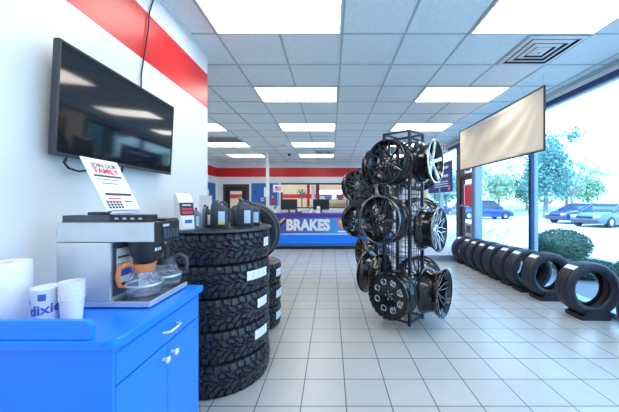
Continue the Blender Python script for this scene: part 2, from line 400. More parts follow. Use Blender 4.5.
# diffuser vent by the windows
t = thing('ceiling_vent', 'square stepped air diffuser in the ceiling near the windows', 'air vent', (2.245, 3.022, CH-.012))
for i, s_ in enumerate([.285, .215, .145, .08]):
    z = -.004
    b = MB(); wd = .036 if i < 3 else .075
    rings = []
    for (q, zz) in ((s_, z+.004), (s_-wd, z-.006), (s_-wd, z-.001), (s_, z+.009)):
        rings.append([Vector((q*cx, q*cy, zz)) for cx, cy in ((-1, -1), (1, -1), (1, 1), (-1, 1))])
    b.loft(rings, closed=True); b.build('louvre_ring', M['white'], t)
multi('throat', [(-.283, .283, -.283, .283, .004, .010)], M['black'], t)
multi('hub', [(-.012, .012, -.012, .012, -.018, -.008)], M['chrome'], t)
def grille(label, x0, y0, w_, h_):
    t = thing('return_vent', label, 'air vent', (x0, y0, CH-.012))
    multi('backing', [(.02, w_-.02, .02, h_-.02, .004, .01)], M['bronzef'], t)
    multi('frame', [(.012, w_-.012, .012, .03, -.004, .004), (.012, w_-.012, h_-.03, h_-.012, -.004, .004), (.012, .03, .03, h_-.03, -.004, .004), (w_-.03, w_-.012, .03, h_-.03, -.004, .004)], M['white'], t)
    multi('slats', [(.03, w_-.03, .03+q*(h_-.06)/9, .045+q*(h_-.06)/9, -.003, .003) for q in range(9)], M['steel'], t)
grille('dark slatted return grille in the ceiling at far left between light panels', -3.55, 2.717+.61*7, 1.22, .61)
grille('narrow slatted grille in the ceiling just before the last middle light', -.5, 2.717+.61*10, .61, .61)
t = thing('dome_camera', 'small black dome camera hanging from the ceiling near the back', 'camera', (-1.37, 9.2, CH-.006))
MB().lathe([(.001, 0), (.07, 0), (.07, -.03), (.05, -.035)], 16).build('mount', M['white'], t, 40)
MB().lathe([(.052, -.035), (.052, -.06), (.04, -.09), (.001, -.105)], 16).build('dome', M['black'], t, 60)
t = thing('smoke_detector', 'small tan round detector on the ceiling behind the middle lights', 'detector', (-1.35, 8.0, CH-.006))
MB().lathe([(.001, 0), (.075, 0), (.07, -.035), (.03, -.05), (.001, -.05)], 20).build('housing', M['beige'], t, 40)
MB().lathe([(.03, -.05), (.028, -.058), (.001, -.058)], 12).build('sensor', M['white'], t)
# exit sign
t = thing('exit_sign', 'white exit sign with red letters hung from the ceiling by the glass door', 'sign', (2.93, 7.45, CH-.30))
multi('housing', [(-.16, .16, -.03, .03, 0, .21)], M['white'], t, bevel=.006); multi('bracket', [(-.03, .03, -.02, .02, .21, .293)], M['white'], t)
text('lettering', 'EXIT', .17, M['redlens'], t, FACE_FRONT(0, -.032, .105), bold=.003)
# white power pole
t = thing('power_pole', 'thin white service pole from ceiling to floor left of the counter', 'pole', (-2.06, 9.1, 0))
multi('column', [(-.045, .045, -.04, .04, .02, CH-.006)], M['white'], t, bevel=.006); multi('foot', [(-.07, .07, -.06, .06, 0, .02)], M['white'], t)
# left wall panels and the blue boards on the back wall
def board(name, label, x0, x1, z0, z1, items, y=BY):
    t = thing(name, label, 'board', (x0, y, 0))
    multi('panel', [(0, x1-x0, -.03, -.001, z0, z1)], M['bluep'], t, bevel=.003)
    for nm, mt, a, b_, c, d_ in items: multi(nm, [(a, b_, -.036, -.03, c, d_)], M[mt], t)
    return t
board('wall_board', 'wide blue notice board on the back wall right of the black door', -3.26, -2.62, 1.22, 2.16, [('card', 'white', .38, .52, 1.42, 1.56), ('emblem', 'redprint', .41, .49, 1.46, 1.52), ('disc', 'navy', .12, .17, 1.74, 1.84)])
board('wall_board', 'narrow blue board with small pictures beside the back window', -2.52, -2.14, 1.25, 2.16, [('picture', 'redprint', .06, .22, 1.34, 1.52), ('picture', 'yellow', .10, .16, 1.56, 1.64)])
t = thing('wall_board', 'blue board with pasted notices on the far left side wall', 'board', (FX, 10.2, 0))
multi('panel', [(.001, .03, -.9, 1.05, 1.1, 2.14)], M['bluep'], t, bevel=.003); multi('notice', [(.03, .035, .0, .45, 1.5, 1.86)], M['cream'], t); multi('notice', [(.03, .035, -.5, -.15, 1.2, 1.5)], M['paper'], t)
t = thing('flag_sign', 'small framed flag picture on a rod above the counter', 'sign', (-1.62, 8.55, 1.062))
MB().tube([(0, 0, 0), (0, 0, .62)], .008).build('rod', M['white'], t, 40)
multi('base', [(-.06, .06, -.05, .05, 0, .012)], M['white'], t)
multi('panel', [(-.15, .15, -.012, 0, .62, .85)], M['white'], t, bevel=.003)
multi('flag_stripes', [(-.08, .10, -.014, -.012, .67+.026*q, .683+.026*q) for q in range(5)], M['redprint'], t); multi('flag_canton', [(-.08, -.01, -.0155, -.014, .735, .80)], M['blueprint'], t)
t = tag(multi('notice_plate', [(-2.16, -1.99, 9.03, 9.055, 1.55, 1.86)], M['paper'], bevel=.003), 'blank cream notice fixed on the white service pole', 'notice')

# ------------------------------------------------------------------ service counter
CY = 8.16; C0 = -1.73; C1 = 1.75
t = thing('service_counter', 'blue service counter with BRAKES lettering at the back of the shop', 'counter', (0, CY, 0))
multi('body', [(C0, C1, .03, .75, .10, 1.02)], M['navy'], t); multi('kick', [(C0+.05, C1-.05, .08, .7, 0, .10)], M['black'], t)
multi('counter_top', [(C0-.04, C1+.04, -.06, .80, 1.02, 1.06)], M['purple'], t, bevel=.006)
multi('banner', [(C0, C1, .0, .03, .45, .93)], M['banner'], t); multi('upper_rail', [(C0, C1, -.02, .03, .93, 1.02)], M['purple'], t)
multi('lower_panel', [(C0, C1, .005, .03, .19, .45)], M['blue'], t); multi('rail', [(C0, C1, -.008, .005, .43, .465)], M['palepr'], t); multi('base_board', [(C0, C1, .0, .03, .10, .19)], M['bluep'], t)
text('lettering', 'BRAKES', .43, M['white'], t, FACE_FRONT(-.67, -.006, .70), sx=.86, bold=.022)
b = MB(); b.prism([(C0+.02, .62), (C0+.10, .62), (C0+.42, .92), (C0+.34, .92)], 0, .004, frame_mtx((0, -.002, 0), (1, 0, 0), (0, 0, 1))); b.build('yellow_stripe', M['yellow'], t)
b = MB(); b.prism([(C0+.12, .62), (C0+.2, .62), (C0+.52, .92), (C0+.44, .92)], 0, .004, frame_mtx((0, -.002, 0), (1, 0, 0), (0, 0, 1))); b.build('dark_stripe', M['navy'], t)
fm = frame_mtx((.34, -.002, .72), (1, 0, 0), (0, 0, 1))
MB().prism([(-.18, .16), (.18, .16), (.13, -.04), (0, -.13), (-.13, -.04)], 0, .004, fm).build('emblem', M['pink'], t)
MB().prism([(-.13, .13), (.13, .13), (0, -.09)], .004, .007, fm).build('emblem_centre', M['yellow'], t)
MB().prism([(-.06, .10), (.06, .10), (0, .0)], .007, .009, fm).build('emblem_heart', M['white'], t)
multi('emblem_caption', [(.20, .50, -.007, -.001, .505, .545)], M['white'], t)
def monitor(label, x, y, ry=0, back=True):
    t = thing('monitor', label, 'monitor', (x, y, 1.061), ry, 'monitors on the service counter')
    multi('foot', [(-.11, .11, -.08, .08, 0, .012)], M['black'], t, bevel=.004); multi('neck', [(-.025, .025, -.01, .02, .012, .12)], M['black'], t)
    multi('housing', [(-.25, .25, -.03, .01, .09, .41)], M['black'], t, bevel=.01); multi('screen', [(-.235, .235, .01, .014, .105, .395)], M['screen'], t)
monitor('black monitor seen from behind at the left end of the counter', -1.28, CY+.38, .1)
monitor('black monitor turned slightly, standing near the middle of the counter', -.30, CY+.38, -.1)
monitor('black monitor at the right end of the counter behind the wheels', .80, CY+.38, .0)
def phone(label, x, y, z, rz=0, s_=1.0):
    t = thing('telephone', label, 'telephone', (x, y, z), rz)
    MB().loft([[Vector(p)*s_ for p in ((-.09, -.1, 0), (.09, -.1, 0), (.09, .1, 0), (-.09, .1, 0))], [Vector(p)*s_ for p in ((-.085, -.095, .03), (.085, -.095, .03), (.085, .095, .075), (-.085, .095, .075))]]).build('body', M['black'], t, bevel=.004)
    MB().tube([Vector(p)*s_ for p in ((-.06, -.09, .05), (-.06, -.07, .075), (-.06, 0, .085), (-.06, .08, .11), (-.06, .1, .085))], [.02*s_, .022*s_, .014*s_, .022*s_, .02*s_], 10).build('handset', M['dgrey'], t, 50)
    multi('keypad', [((-.02+.028*i)*s_, (0+.028*i)*s_, (-.06+.03*j)*s_, (-.04+.03*j)*s_, (.035+.012*j)*s_, (.05+.0125*j)*s_) for i in range(3) for j in range(4)], M['white'], t)
phone('black desk telephone on the counter beside the left monitor', -.96, CY+.12, 1.061, .2, 1.1)
def plant(label, x, y, z, h=.16):
    t = thing('potted_plant', label, 'plant', (x, y, z))
    MB().lathe([(.03, 0), (.045, 0), (.055, .08), (.045, .08), (.001, .07)], 16).build('pot', M['white'], t, 40)
    b = MB(); rr = random.Random(int(abs(x)*100))
    for i in range(16):
        a = rr.random()*6.28; l = h*(.6+.5*rr.random()); q = Vector((math.cos(a), math.sin(a), 0))
        n = Vector((-q.y, q.x, 0))*.012
        p0 = Vector((0, 0, .075)); p1 = p0+q*l*.3+Vector((0, 0, l*.7)); p2 = p0+q*l*.75+Vector((0, 0, l*.9))
        b.add([p0+n*.3, p0-n*.3, p1-n, p1+n, p2], [(0, 1, 2, 3), (3, 2, 4)])
    b.build('leaves', M['green'], t)
plant('small green potted plant on the counter under the flag picture', -1.66, CY+.12, 1.061)
plant('little leafy plant on the counter beside the middle monitor', -.62, CY+.1, 1.061)
t = thing('price_card', 'small white card standing on the counter before the middle monitor', 'card', (-.37, CY+.02, 1.061))
multi('card', [(-.05, .05, -.004, .004, .01, .2)], M['paper'], t); multi('card_foot', [(-.05, .05, -.03, .03, 0, .01)], M['white'], t); multi('card_print', [(-.04, .04, -.006, -.004, .08, .15)], M['palepr'], t)
# low platform by the door
t = thing('display_platform', 'low grey platform on the floor behind the wheel rack', 'platform', (0, 0, 0))
multi('deck', [(1.55, 3.26, 6.5, 8.1, .12, .15)], M['slab'], t, bevel=.004); multi('skirt', [(1.57, 3.25, 6.52, 8.08, 0, .12)], M['frame2'], t)

# ------------------------------------------------------------------ television
t = thing('television', 'large flat television tilted down on the left wall above the coffee brewer', 'television', (0, 0, 0))
zb, zt, xb, xt = 1.592, 2.138, -1.289, -1.262
y0, y1 = 1.303, 2.257
up = Vector((xt-xb, 0, zt-zb)).normalized(); rt = Vector((0, 1, 0)); mm = frame_mtx((xb, y0, zb), rt, up)   # local x = along wall, y = up, z = out of the screen
H = Vector((xt-xb, zt-zb)).length; L = y1-y0
b = MB(); bz = .012
for q in [(0, L, 0, bz*1.4, -.028, .0), (0, L, H-bz, H, -.028, .0), (0, bz, bz*1.4, H-bz, -.028, .0), (L-bz, L, bz*1.4, H-bz, -.028, .0)]: b.box(*q, m=mm)
b.build('bezel', M['bezel'], t, bevel=.002)
MB().box(bz, L-bz, bz*1.4, H-bz, -.02, -.004, m=mm).build('screen', M['screen'], t)
MB().box(.004, L-.004, .004, H-.004, -.034, -.0285, m=mm).box(.2, L-.2, .06, .36, -.062, -.034, m=mm).build('back_housing', M['black'], t)
multi('wall_bracket', [(LX+.002, LX+.02, 1.60, 1.96, 1.72, 2.0), (LX+.02, -1.33, 1.70, 1.74, 1.76, 1.96), (LX+.02, -1.33, 1.82, 1.86, 1.76, 1.96)], M['dgrey'], t)
tag(MB().tube([(LX+.02, 2.00, 2.06), (LX+.012, 2.02, 2.3), (LX+.012, 2.10, 2.68), (LX+.012, 2.11, 2.8), (LX+.012, 2.155, 2.93), (LX+.012, 2.16, CH-.002)], .005, 6).build('power_cable', M['black'], None, 60), 'thin black cable running from the television up the wall to the ceiling', 'cable')
tag(MB().tube([(-1.33, 1.42, 1.62), (-1.335, 1.40, 1.57), (-1.34, 1.43, 1.545), (-1.34, 1.49, 1.535), (-1.34, 1.56, 1.55), (-1.335, 1.60, 1.60)], .006, 6).build('looped_cable', M['black'], None, 60), 'short black cable looping below the near corner of the television', 'cable')
tag(MB().tube([(-1.34, 1.80, 1.62), (-1.35, 1.80, 1.5), (-1.35, 1.77, 1.42), (-1.36, 1.80, 1.36)], .006, 6).build('hanging_cable', M['black'], None, 60), 'black cable hanging down the wall behind the leaning recruitment sign', 'cable')

# ------------------------------------------------------------------ blue cabinet
t = thing('blue_cabinet', 'bright blue cabinet with drawer and doors under the coffee brewer', 'cabinet', (0, 0, 0))
XA, XB, YA, YB = LX+.002, -.755, .965, 1.595
multi('body', [(XA, XB-.018, YA, YB, .09, .865)], M['blue'], t)
multi('corner_post', [(XB-.018, XB, YA, YA+.014, .09, .865), (XB-.018, XB, YB-.014, YB, .09, .865), (XB-.018, XB, YA+.014, YB-.014, .845, .865)], M['blue'], t)
multi('plinth', [(XA, XB-.07, YA+.03, YB-.01, 0, .09)], M['navy'], t)
dr = multi('drawer', [(XB-.017, XB+.002, YA+.016, YB-.016, .728, .842)], M['blue'], t, bevel=.003)
b = MB(); yc = 1.31; b.tube([(XB+.002, yc-.055, .785), (XB+.028, yc-.045, .785), (XB+.032, yc, .785), (XB+.028, yc+.045, .785), (XB+.002, yc+.055, .785)], .0055, 8)
b.build('handle', M['knob'], dr, 50)
ym = (YA+YB)/2+.01
for (a, b_, kx) in ((YA+.016, ym-.0015, ym-.035), (ym+.0015, YB-.016, ym+.035)):
    dd = multi('door', [(XB-.017, XB+.002, a, b_, .10, .722)], M['blue'], t, bevel=.003)
    mk = Matrix.Translation((XB+.002, kx, .665)) @ Matrix.Rotation(R(90), 4, 'Y')
    MB().lathe([(.001, 0), (.009, 0), (.007, .012), (.015, .018), (.016, .026), (.010, .031), (.001, .032)], 20, m=mk).build('knob', M['knob'], dd, 60)
# counter top with a rounded near corner
r_ = .055; xr = -.73; yn = .946; yf = 1.602
poly = [(XA, yn), (xr-r_, yn)] + [(xr-r_+r_*math.sin(a), yn+r_-r_*math.cos(a)) for a in [R(15*k) for k in range(1, 7)]] + [(xr, yf), (XA, yf)]
MB().prism(poly, .866, .90).build('counter_top', M['blue'], t, bevel=.005)
# raised splash board across the near end with a rounded right corner
b = MB(); rr_ = .03; pl = [(XA, .901), (-.815, .901)] + [(-.815-rr_+rr_*math.cos(a), .968-rr_+rr_*math.sin(a)) for a in [R(15*k) for k in range(0, 7)]] + [(XA, .968)]
b.prism(pl, 0, .02, frame_mtx((0, .972, 0), (1, 0, 0), (0, 0, 1))); b.build('splash_board', M['blue'], t, bevel=.003)
CT = .9005
# paper towel roll
t = thing('paper_towel_roll', 'white paper towel roll standing on the blue counter by the wall', 'paper towel', (-1.272, 1.10, CT))
MB().lathe([(.022, .0), (.068, 0), (.07, .004), (.07, .232), (.068, .236), (.022, .236)], 40, closed=True).build('paper', M['paper'], t, 50)
MB().lathe([(.019, .001), (.0215, .001), (.0215, .234), (.019, .234)], 24, closed=True).build('cardboard_core', M['beige'], t, 50)
# cups
def cup_stack(label, x, y, n, r0, r1, h, lip, mtl='white'):
    for i in range(n):
        z = CT+i*lip
        o = MB().lathe([(.001, 0), (r0, 0), (r1, h-.004), (r1+.003, h-.003), (r1+.003, h), (r1-.001, h), (r0-.002, .004), (.001, .004)], 28).build('paper_cup', M[mtl], None, 50)
        o.location = (x, y, z)
        w_ = 'lowest' if i == 0 else 'topmost' if i == n-1 else ['', 'second lowest', 'third lowest', 'fourth lowest', 'fifth lowest', 'sixth lowest', 'seventh lowest', 'eighth lowest'][i]
        tag(o, label % w_, 'cup', 'stacked white paper cups')
cup_stack('plain white paper cup, %s in the nested stack beside the brewer', -1.018, 1.10, 7, .031, .0385, .098, .0105)
t = thing('cup_sleeve', 'short clear sleeve of printed cups between towel roll and plain cups', 'cups', (-1.104, 1.085, CT))
MB().lathe([(.001, 0), (.040, 0), (.047, .135), (.049, .14), (.047, .145), (.001, .146)], 32, m=Matrix.Diagonal((.93, .93, 1, 1))).build('cups', M['white'], t, 50)
def arcpatch(r0, r1, z0, z1, a0, a1, off=.0012, n=8):
    b = MB(); ring = []
    for i in range(n+1):
        a = a0+(a1-a0)*i/n
        ring.append([Vector(((r+off+e)*math.cos(a), (r+off+e)*math.sin(a), z)) for (r, z, e) in ((r0, z0, 0), (r1, z1, 0), (r1, z1, .0008), (r0, z0, .0008))])
    b.loft(ring); return b
rf = lambda z: (.040+.007*z/.135)*.93
for (z0, z1, a0, a1, mt) in ((.015, .05, -150, -100, 'palepr'), (.1, .125, -75, -45, 'blueprint'), (.055, .075, -150, -115, 'palepr'), (.012, .03, -70, -30, 'blueprint'), (.085, .10, -145, -120, 'blueprint')):
    arcpatch(rf(z0), rf(z1), z0, z1, R(a0), R(a1)).build('printed_patch', M[mt], t)
o = text('lettering', 'dixie', .052, M['blueprint'], t, Matrix.Identity(4), bold=.0012)
for v in o.data.vertices:
    px_, py_, pz_ = v.co; zz = .066+py_+px_*.12; rr_ = rf(zz)+.0022+pz_*.3; a_ = R(-50)+px_/.043
    v.co = (rr_*math.cos(a_), rr_*math.sin(a_), zz)
# coffee brewer
bx0, bx1, by0, by1 = -1.214, -.781, 1.236, 1.42
t = thing('coffee_brewer', 'stainless steel coffee brewer with black control panel on the blue counter', 'coffee maker', (0, 0, 0))
multi('base_tray', [(bx0, -.80, by0, 1.56, CT+.006, CT+.03)], M['steel'], t, bevel=.003)
multi('drip_plate', [(-.965, -.806, by0+.008, 1.553, CT+.0305, CT+.034)], M['greyalloy'], t)
multi('foot', [(bx0+.01, bx0+.04, by0+.01, by0+.04, CT, CT+.006), (-.85, -.82, by0+.01, by0+.04, CT, CT+.006), (-.85, -.82, 1.52, 1.55, CT, CT+.006), (bx0+.01, bx0+.04, 1.52, 1.55, CT, CT+.006)], M['black'], t)
multi('column', [(bx0, -.975, by0, by1, CT+.031, 1.192)], M['steel'], t, bevel=.003)
multi('column_panel', [(-.974, -.970, by0+.012, by1-.012, CT+.05, 1.185)], M['dgrey'], t)
lb = multi('instruction_label', [(-.9695, -.9675, by0+.03, by0+.13, 1.00, 1.16)], M['white'], t); lb['label'] = 'white printed instruction label'
multi('label_band', [(-.9672, -.9662, by0+.035, by0+.125, 1.03, 1.06)], M['blueprint'], t); multi('label_rule', [(-.9672, -.9662, by0+.035, by0+.125, 1.115, 1.125)], M['dgrey'], t); multi('label_stripe', [(-.9672, -.9662, by0+.035, by0+.125, 1.085, 1.092)], M['yellow'], t)
multi('head', [(bx0, bx1, by0, by1, 1.195, 1.281)], M['steel'], t, bevel=.003)
pn = multi('control_panel', [(bx1+.0005, bx1+.012, by0, by1, 1.19, 1.284)], M['black'], t, bevel=.003)
multi('switch', [(bx1+.012, bx1+.020, by0+.045+.024*i, by0+.06+.024*i, 1.205, 1.245) for i in range(5)], M['dgrey'], pn, bevel=.002)
text('lettering', 'BUNN', .017, M['white'], pn, FACE_X(bx1+.0125, by0+.07, 1.264), bold=.0004)
multi('top_warmer', [(-1.03, bx1-.005, by0+.10, by1+.02, 1.2815, 1.292)], M['black'], t, bevel=.003)
b = MB(); b.lathe([(.001, 1.08), (.02, 1.08), (.045, 1.095), (.068, 1.13), (.072, 1.17), (.072, 1.192), (.001, 1.192)], 32, m=Matrix.Translation((-.875, 1.33, 0)))
fn = b.build('brew_funnel', M['black'], t, 50)
multi('funnel_handle', [(-.803, -.775, 1.318, 1.342, 1.15, 1.172), (-.79, -.77, 1.318, 1.342, 1.10, 1.155)], M['black'], fn, bevel=.004)
text('lettering', 'BUNN', .02, M['white'], fn, FACE_X(-.7995, 1.30, 1.155), bold=.0004)
tag(MB().tube([(-1.20, 1.30, 1.29), (-1.235, 1.29, 1.28), (-1.25, 1.28, 1.24), (-1.245, 1.28, 1.17), (-1.22, 1.3, 1.12), (-1.225, 1.34, 1.08)], .006, 8).build('brewer_cord', M['dgrey'], None, 60), 'dark cord looping at the left side of the coffee brewer', 'cord')
def decanter(label, x, y, z, collar, hm, ang):
    t = thing('glass_decanter', label, 'coffee pot', (x, y, z), ang)
    MB().lathe([(.001, .001), (.055, .0), (.070, .012), (.077, .04), (.074, .065), (.058, .095), (.042, .118), (.040, .128), (.038, .128), (.040, .117), (.056, .093), (.072, .064), (.075, .04), (.068, .014), (.054, .003), (.001, .004)], 40).build('bowl', M['cglass'], t, 60)
    MB().lathe([(.041, .112), (.044, .112), (.045, .145), (.040, .15), (.037, .145), (.0395, .13)], 32, closed=True).build('collar', M[collar], t, 50)
    MB().lathe([(.072, .052), (.0785, .052), (.0775, .060), (.072, .060)], 32, closed=True).build('band', M['steel'], t, 50)
    MB().tube([(.040, 0, .142), (.07, 0, .155), (.098, 0, .14), (.104, 0, .10), (.098, 0, .06), (.078, 0, .055)], [.009, .010, .010, .010, .009, .006], 10).build('handle', M[hm], t, 60)
    MB().tube([(-.038, 0, .14), (-.052, 0, .152)], [.012, .006], 8).build('spout', M[collar], t, 60)
decanter('glass coffee decanter with orange collar on the near warmer', -.883, 1.325, CT+.0345, 'orange', 'orange', R(-128))
decanter('glass coffee decanter with dark collar on the far warmer', -.878, 1.487, CT+.0345, 'dgrey', 'dgrey', R(15))
t = thing('recorder_box', 'flat dark grey electronic box lying on top of the coffee brewer', 'recorder', (0, 0, 0))
multi('case', [(-1.195, -.985, 1.245, 1.318, 1.2815, 1.312)], M['dgrey'], t, bevel=.002); multi('front_bezel', [(-.985, -.815, 1.245, 1.318, 1.2815, 1.315)], M['black'], t, bevel=.003); [multi('button', [(-.96+.035*i, -.945+.035*i, 1.242, 1.2455, 1.295, 1.302)], M['steel'], t) for i in range(4)]
# card phone / handset on the box
t = thing('cordless_handset', 'small black handset lying on the recorder box beside the leaning sign', 'handset', (-1.045, 1.262, 1.3125))
MB().loft([[Vector((-.045+.09*u, s1*.013*(1 if .1 < u < .9 else .75), s2*.006+.008)) for s1, s2 in ((-1, -1), (1, -1), (1, 1), (-1, 1))] for u in (0, .15, .5, .85, 1)]).build('body', M['black'], t, bevel=.003)
multi('keys', [(-.02+.012*i, -.012+.012*i, -.006, .006, .0142, .0155) for i in range(4)], M['dgrey'], t)
# leaning recruitment sign
t = thing('recruitment_sign', 'white JOIN OUR FAMILY sign leaning back on top of the coffee brewer', 'sign', (0, 0, 0))
p0 = Vector((-.997, 1.25, 1.334)); pu = Vector((-.125, 0, .245)).normalized(); mm = frame_mtx(p0, (0, 1, 0), pu)
SW, SH = .216, .274
MB().box(0, SW, 0, SH, -.003, 0, m=mm).build('sheet', M['paper'], t)
MB().box(.02, SW-.02, -.018, .003, -.03, .004, m=mm).build('stand_foot', M['cglass'], t)
tm = lambda x, y: mm @ Matrix.Translation((x, y, .0008))
text('lettering', 'JOIN OUR', .031, M['ink'], t, tm(SW/2+.005, SH-.036), extrude=.0004, bold=.0004, sx=1.05)
o = text('lettering', 'FAMILY', .040, M['redprint'], t, tm(SW/2+.005, SH-.066), extrude=.0004, bold=.0011, sx=1.1); o['label'] = 'bold red lettering'
for (x, y, w_, h_, mt) in ((.025, .176, .165, .010, 'ink'), (.03, .161, .15, .003, 'ink'), (.045, .140, .10, .004, 'blueprint'), (.035, .123, .11, .004, 'palepr'), (.045, .107, .10, .003, 'palepr'), (.035, .078, .165, .012, 'ink'), (.04, .058, .075, .006, 'redprint'), (.125, .060, .06, .004, 'palepr'), (.135, .043, .05, .007, 'redprint'), (.13, .02, .065, .014, 'palepr')):
    MB().box(x, x+w_, y, y+h_, 0, .0012, m=mm).build('printed_line', M[mt], t)
b = MB()
for i in range(5):
    for j in range(3): b.box(.018+.019*i, .031+.019*i, .010+.014*j, .020+.014*j, 0, .0012, m=mm)
b.build('printed_squares', M['ink'], t)

# ------------------------------------------------------------------ tyres
def tri(x): x = x-math.floor(x); return abs(2*x-1)*2-1
def at_tyre_mesh(Rr, W, nblk=44):
    # all-terrain tyre, axis Z, z from 0 to W; tread blocks modelled in relief
    nt_, nw = nblk*9, 40
    depth = .013
    b = MB(); rings = []
    hw = W/2
    for i in range(nt_):
        u = i/nt_*nblk; a = 2*PI*i/nt_
        ring = []
        for j in range(nw+1):
            wv = -1+2*j/nw
            z = hw+wv*hw*.93
            crown = Rr - .012*abs(wv)**3
            zig = tri(u*.5)*.10
            lat = u+wv*.9*(1 if wv > 0 else -1)
            row = 0 if abs(wv) > .55 else 1 if abs(wv) > .12 else 2
            g = False
            for c in (-.55, -.12+.0, .12, .55):
                if abs(wv-c-zig) < .035: g = True
            fr = (u + (.35 if wv > 0 else .85) + wv*(1.4 if row == 1 else -.9 if row == 2 else .25)*(1 if wv > 0 else -1)) % 1
            if row == 0:
                if (fr < .26): g = True
            elif fr < .22: g = True
            # sipes
            r = crown-(depth if g else 0)
            if abs(wv) > .93: r -= .004
            ring.append(Vector((r*math.cos(a), r*math.sin(a), z)))
        rings.append(ring)
    vs = [p for r in rings for p in r]; n = nw+1; fs = []
    for i in range(nt_):
        k = (i+1) % nt_
        for j in range(nw): fs.append((i*n+j, k*n+j, k*n+j+1, i*n+j+1))
    b.add(vs, fs)
    # sidewalls and inside
    for s_ in (0, 1):
        e = 1 if s_ else -1
        zz = lambda v: hw+e*v*hw
        prof = [(Rr-.013, zz(.93)), (Rr-.03, zz(.97)), (Rr*.86, zz(1.0)), (Rr*.78, zz(1.0)), (Rr*.70, zz(.93)), (Rr*.60, zz(.82)), (Rr*.585, zz(.74)), (Rr*.64, zz(.74)), (Rr*.80, zz(.82)), (Rr*.92, zz(.5)), (Rr*.93, zz(0))]
        b.lathe(prof, 96)
    return b
def road_tyre_profile(Rr, W, ribs=4, Ri=.64):
    hw = W/2; p = []
    # tread from -w to +w with ribs
    p += [(Rr*Ri, -hw*.70), (Rr*(Ri+.02), -hw*.80), (Rr*(Ri+.10), -hw*.94), (Rr*.84, -hw), (Rr*.93, -hw*.97), (Rr*.97, -hw*.90)]
    edges = []
    for i in range(ribs):
        c = -.55+1.1*i/(ribs-1)
        edges += [(Rr-.003*abs(c)-.0, hw*(c-.055)), (Rr-.009, hw*(c-.045)), (Rr-.009, hw*(c+.045)), (Rr-.003*abs(c), hw*(c+.055))]
    p += [(Rr-.006, -hw*.82)] + edges + [(Rr-.006, hw*.82)]
    p += [(Rr*.97, hw*.90), (Rr*.93, hw*.97), (Rr*.84, hw), (Rr*(Ri+.10), hw*.94), (Rr*(Ri+.02), hw*.80), (Rr*Ri, hw*.70)]
    p += [(Rr*(Ri+.02), hw*.66), (Rr*.85, hw*.80), (Rr*.94, hw*.55), (Rr*.94, -hw*.55), (Rr*.85, -hw*.80), (Rr*(Ri+.02), -hw*.66)]
    return p
def tyre_label(Rr, zc, hh, a0, a1, parent, lines=True):
    o = arcpatch(Rr, Rr, zc-hh, zc+hh, a0, a1, .0015, 6).build('tread_label', M['label'], parent); o['label'] = 'white paper tread label'
    am = (a0+a1)/2
    if lines:
        b = MB()
        for q in (.25, .5, .75):
            x = arcpatch(Rr, Rr, zc-hh*.75, zc+hh*.75, a0+(a1-a0)*(q-.03), a0+(a1-a0)*(q+.03), .0026, 1); b.add(x.v, x.f)
        b.build('label_print', M['palepr'], o)
    return o
ATR, ATW = .392, .231
am = at_tyre_mesh(ATR, ATW).build('tread_and_sidewall', M['rubber2'], None, 35); mesh_at = am.data; bpy.data.objects.remove(am)
zs = ['lowest', 'second from the floor', 'middle', 'second from the top', 'topmost']
labs = [None, (-31, -8, 0), (-27, -8, 0), (-42, -10, 0), (-17, -5, 0)]
for i in range(5):
    t = thing('all_terrain_tyre', 'chunky all-terrain tyre, %s in the tall stack carrying the round display top' % zs[i], 'tyre', (-.905+random.uniform(-.006, .006), 2.315+random.uniform(-.006, .006), i*ATW+.0005), random.random()*0, 'big tyre stack under the display top')
    o = bpy.data.objects.new('carcass', mesh_at); COL.objects.link(o); o.parent = t; o.rotation_euler = (0, 0, 1.3*i)
    if labs[i]: tyre_label(ATR+.0, ATW/2+.02, .034, R(labs[i][0]), R(labs[i][1]), t)
TT = 5*ATW+.001
t = thing('display_disc', 'thin round black top lying on the tall tyre stack', 'table top', (-.905, 2.315, TT))
MB().lathe([(.001, 0), (.395, 0), (.40, .004), (.40, .016), (.396, .02), (.001, .02)], 72).build('disc', M['black'], t, 40)
MB().lathe([(.399, .003), (.403, .003), (.403, .017), (.399, .017)], 72, closed=True).build('edge_band', M['dgrey'], t, 40)
TZ = TT+.0205
# second stack
A2, W2 = .355, .235
am = at_tyre_mesh(A2, W2, 40).build('x', M['rubber2'], None, 35); mesh_at2 = am.data; bpy.data.objects.remove(am)
for i in range(3):
    t = thing('all_terrain_tyre', 'all-terrain tyre, %s of the shorter stack behind the big stack' % ['lowest', 'middle', 'topmost lying'][i], 'tyre', (-.93, 3.20, i*W2+.0005), 0, 'short tyre stack behind')
    o = bpy.data.objects.new('carcass', mesh_at2); COL.objects.link(o); o.parent = t; o.rotation_euler = (0, 0, 1.1*i)
    tyre_label(A2, W2/2+.01, .04, R(-22), R(2), t)
t = thing('standing_tyre', 'tyre standing upright on the shorter stack behind the display top', 'tyre', (-.905, 3.14, 3*W2+.002+.335))
b = MB(); b.lathe(road_tyre_profile(.335, .22, 4, .50), 72, closed=True, m=Matrix.Rotation(R(90), 4, 'X'))
b.build('carcass', M['rubber'], t, 40)
mm = Matrix.Rotation(R(90), 4, 'X')
t.rotation_euler = (0, 0, R(8))
MB().lathe([(.292, .1095), (.298, .1085), (.298, .1105), (.292, .1115)], 72, closed=True, m=mm).build('sidewall_line', M['greyalloy'], t, 40)['label'] = 'pale ring on the sidewall'

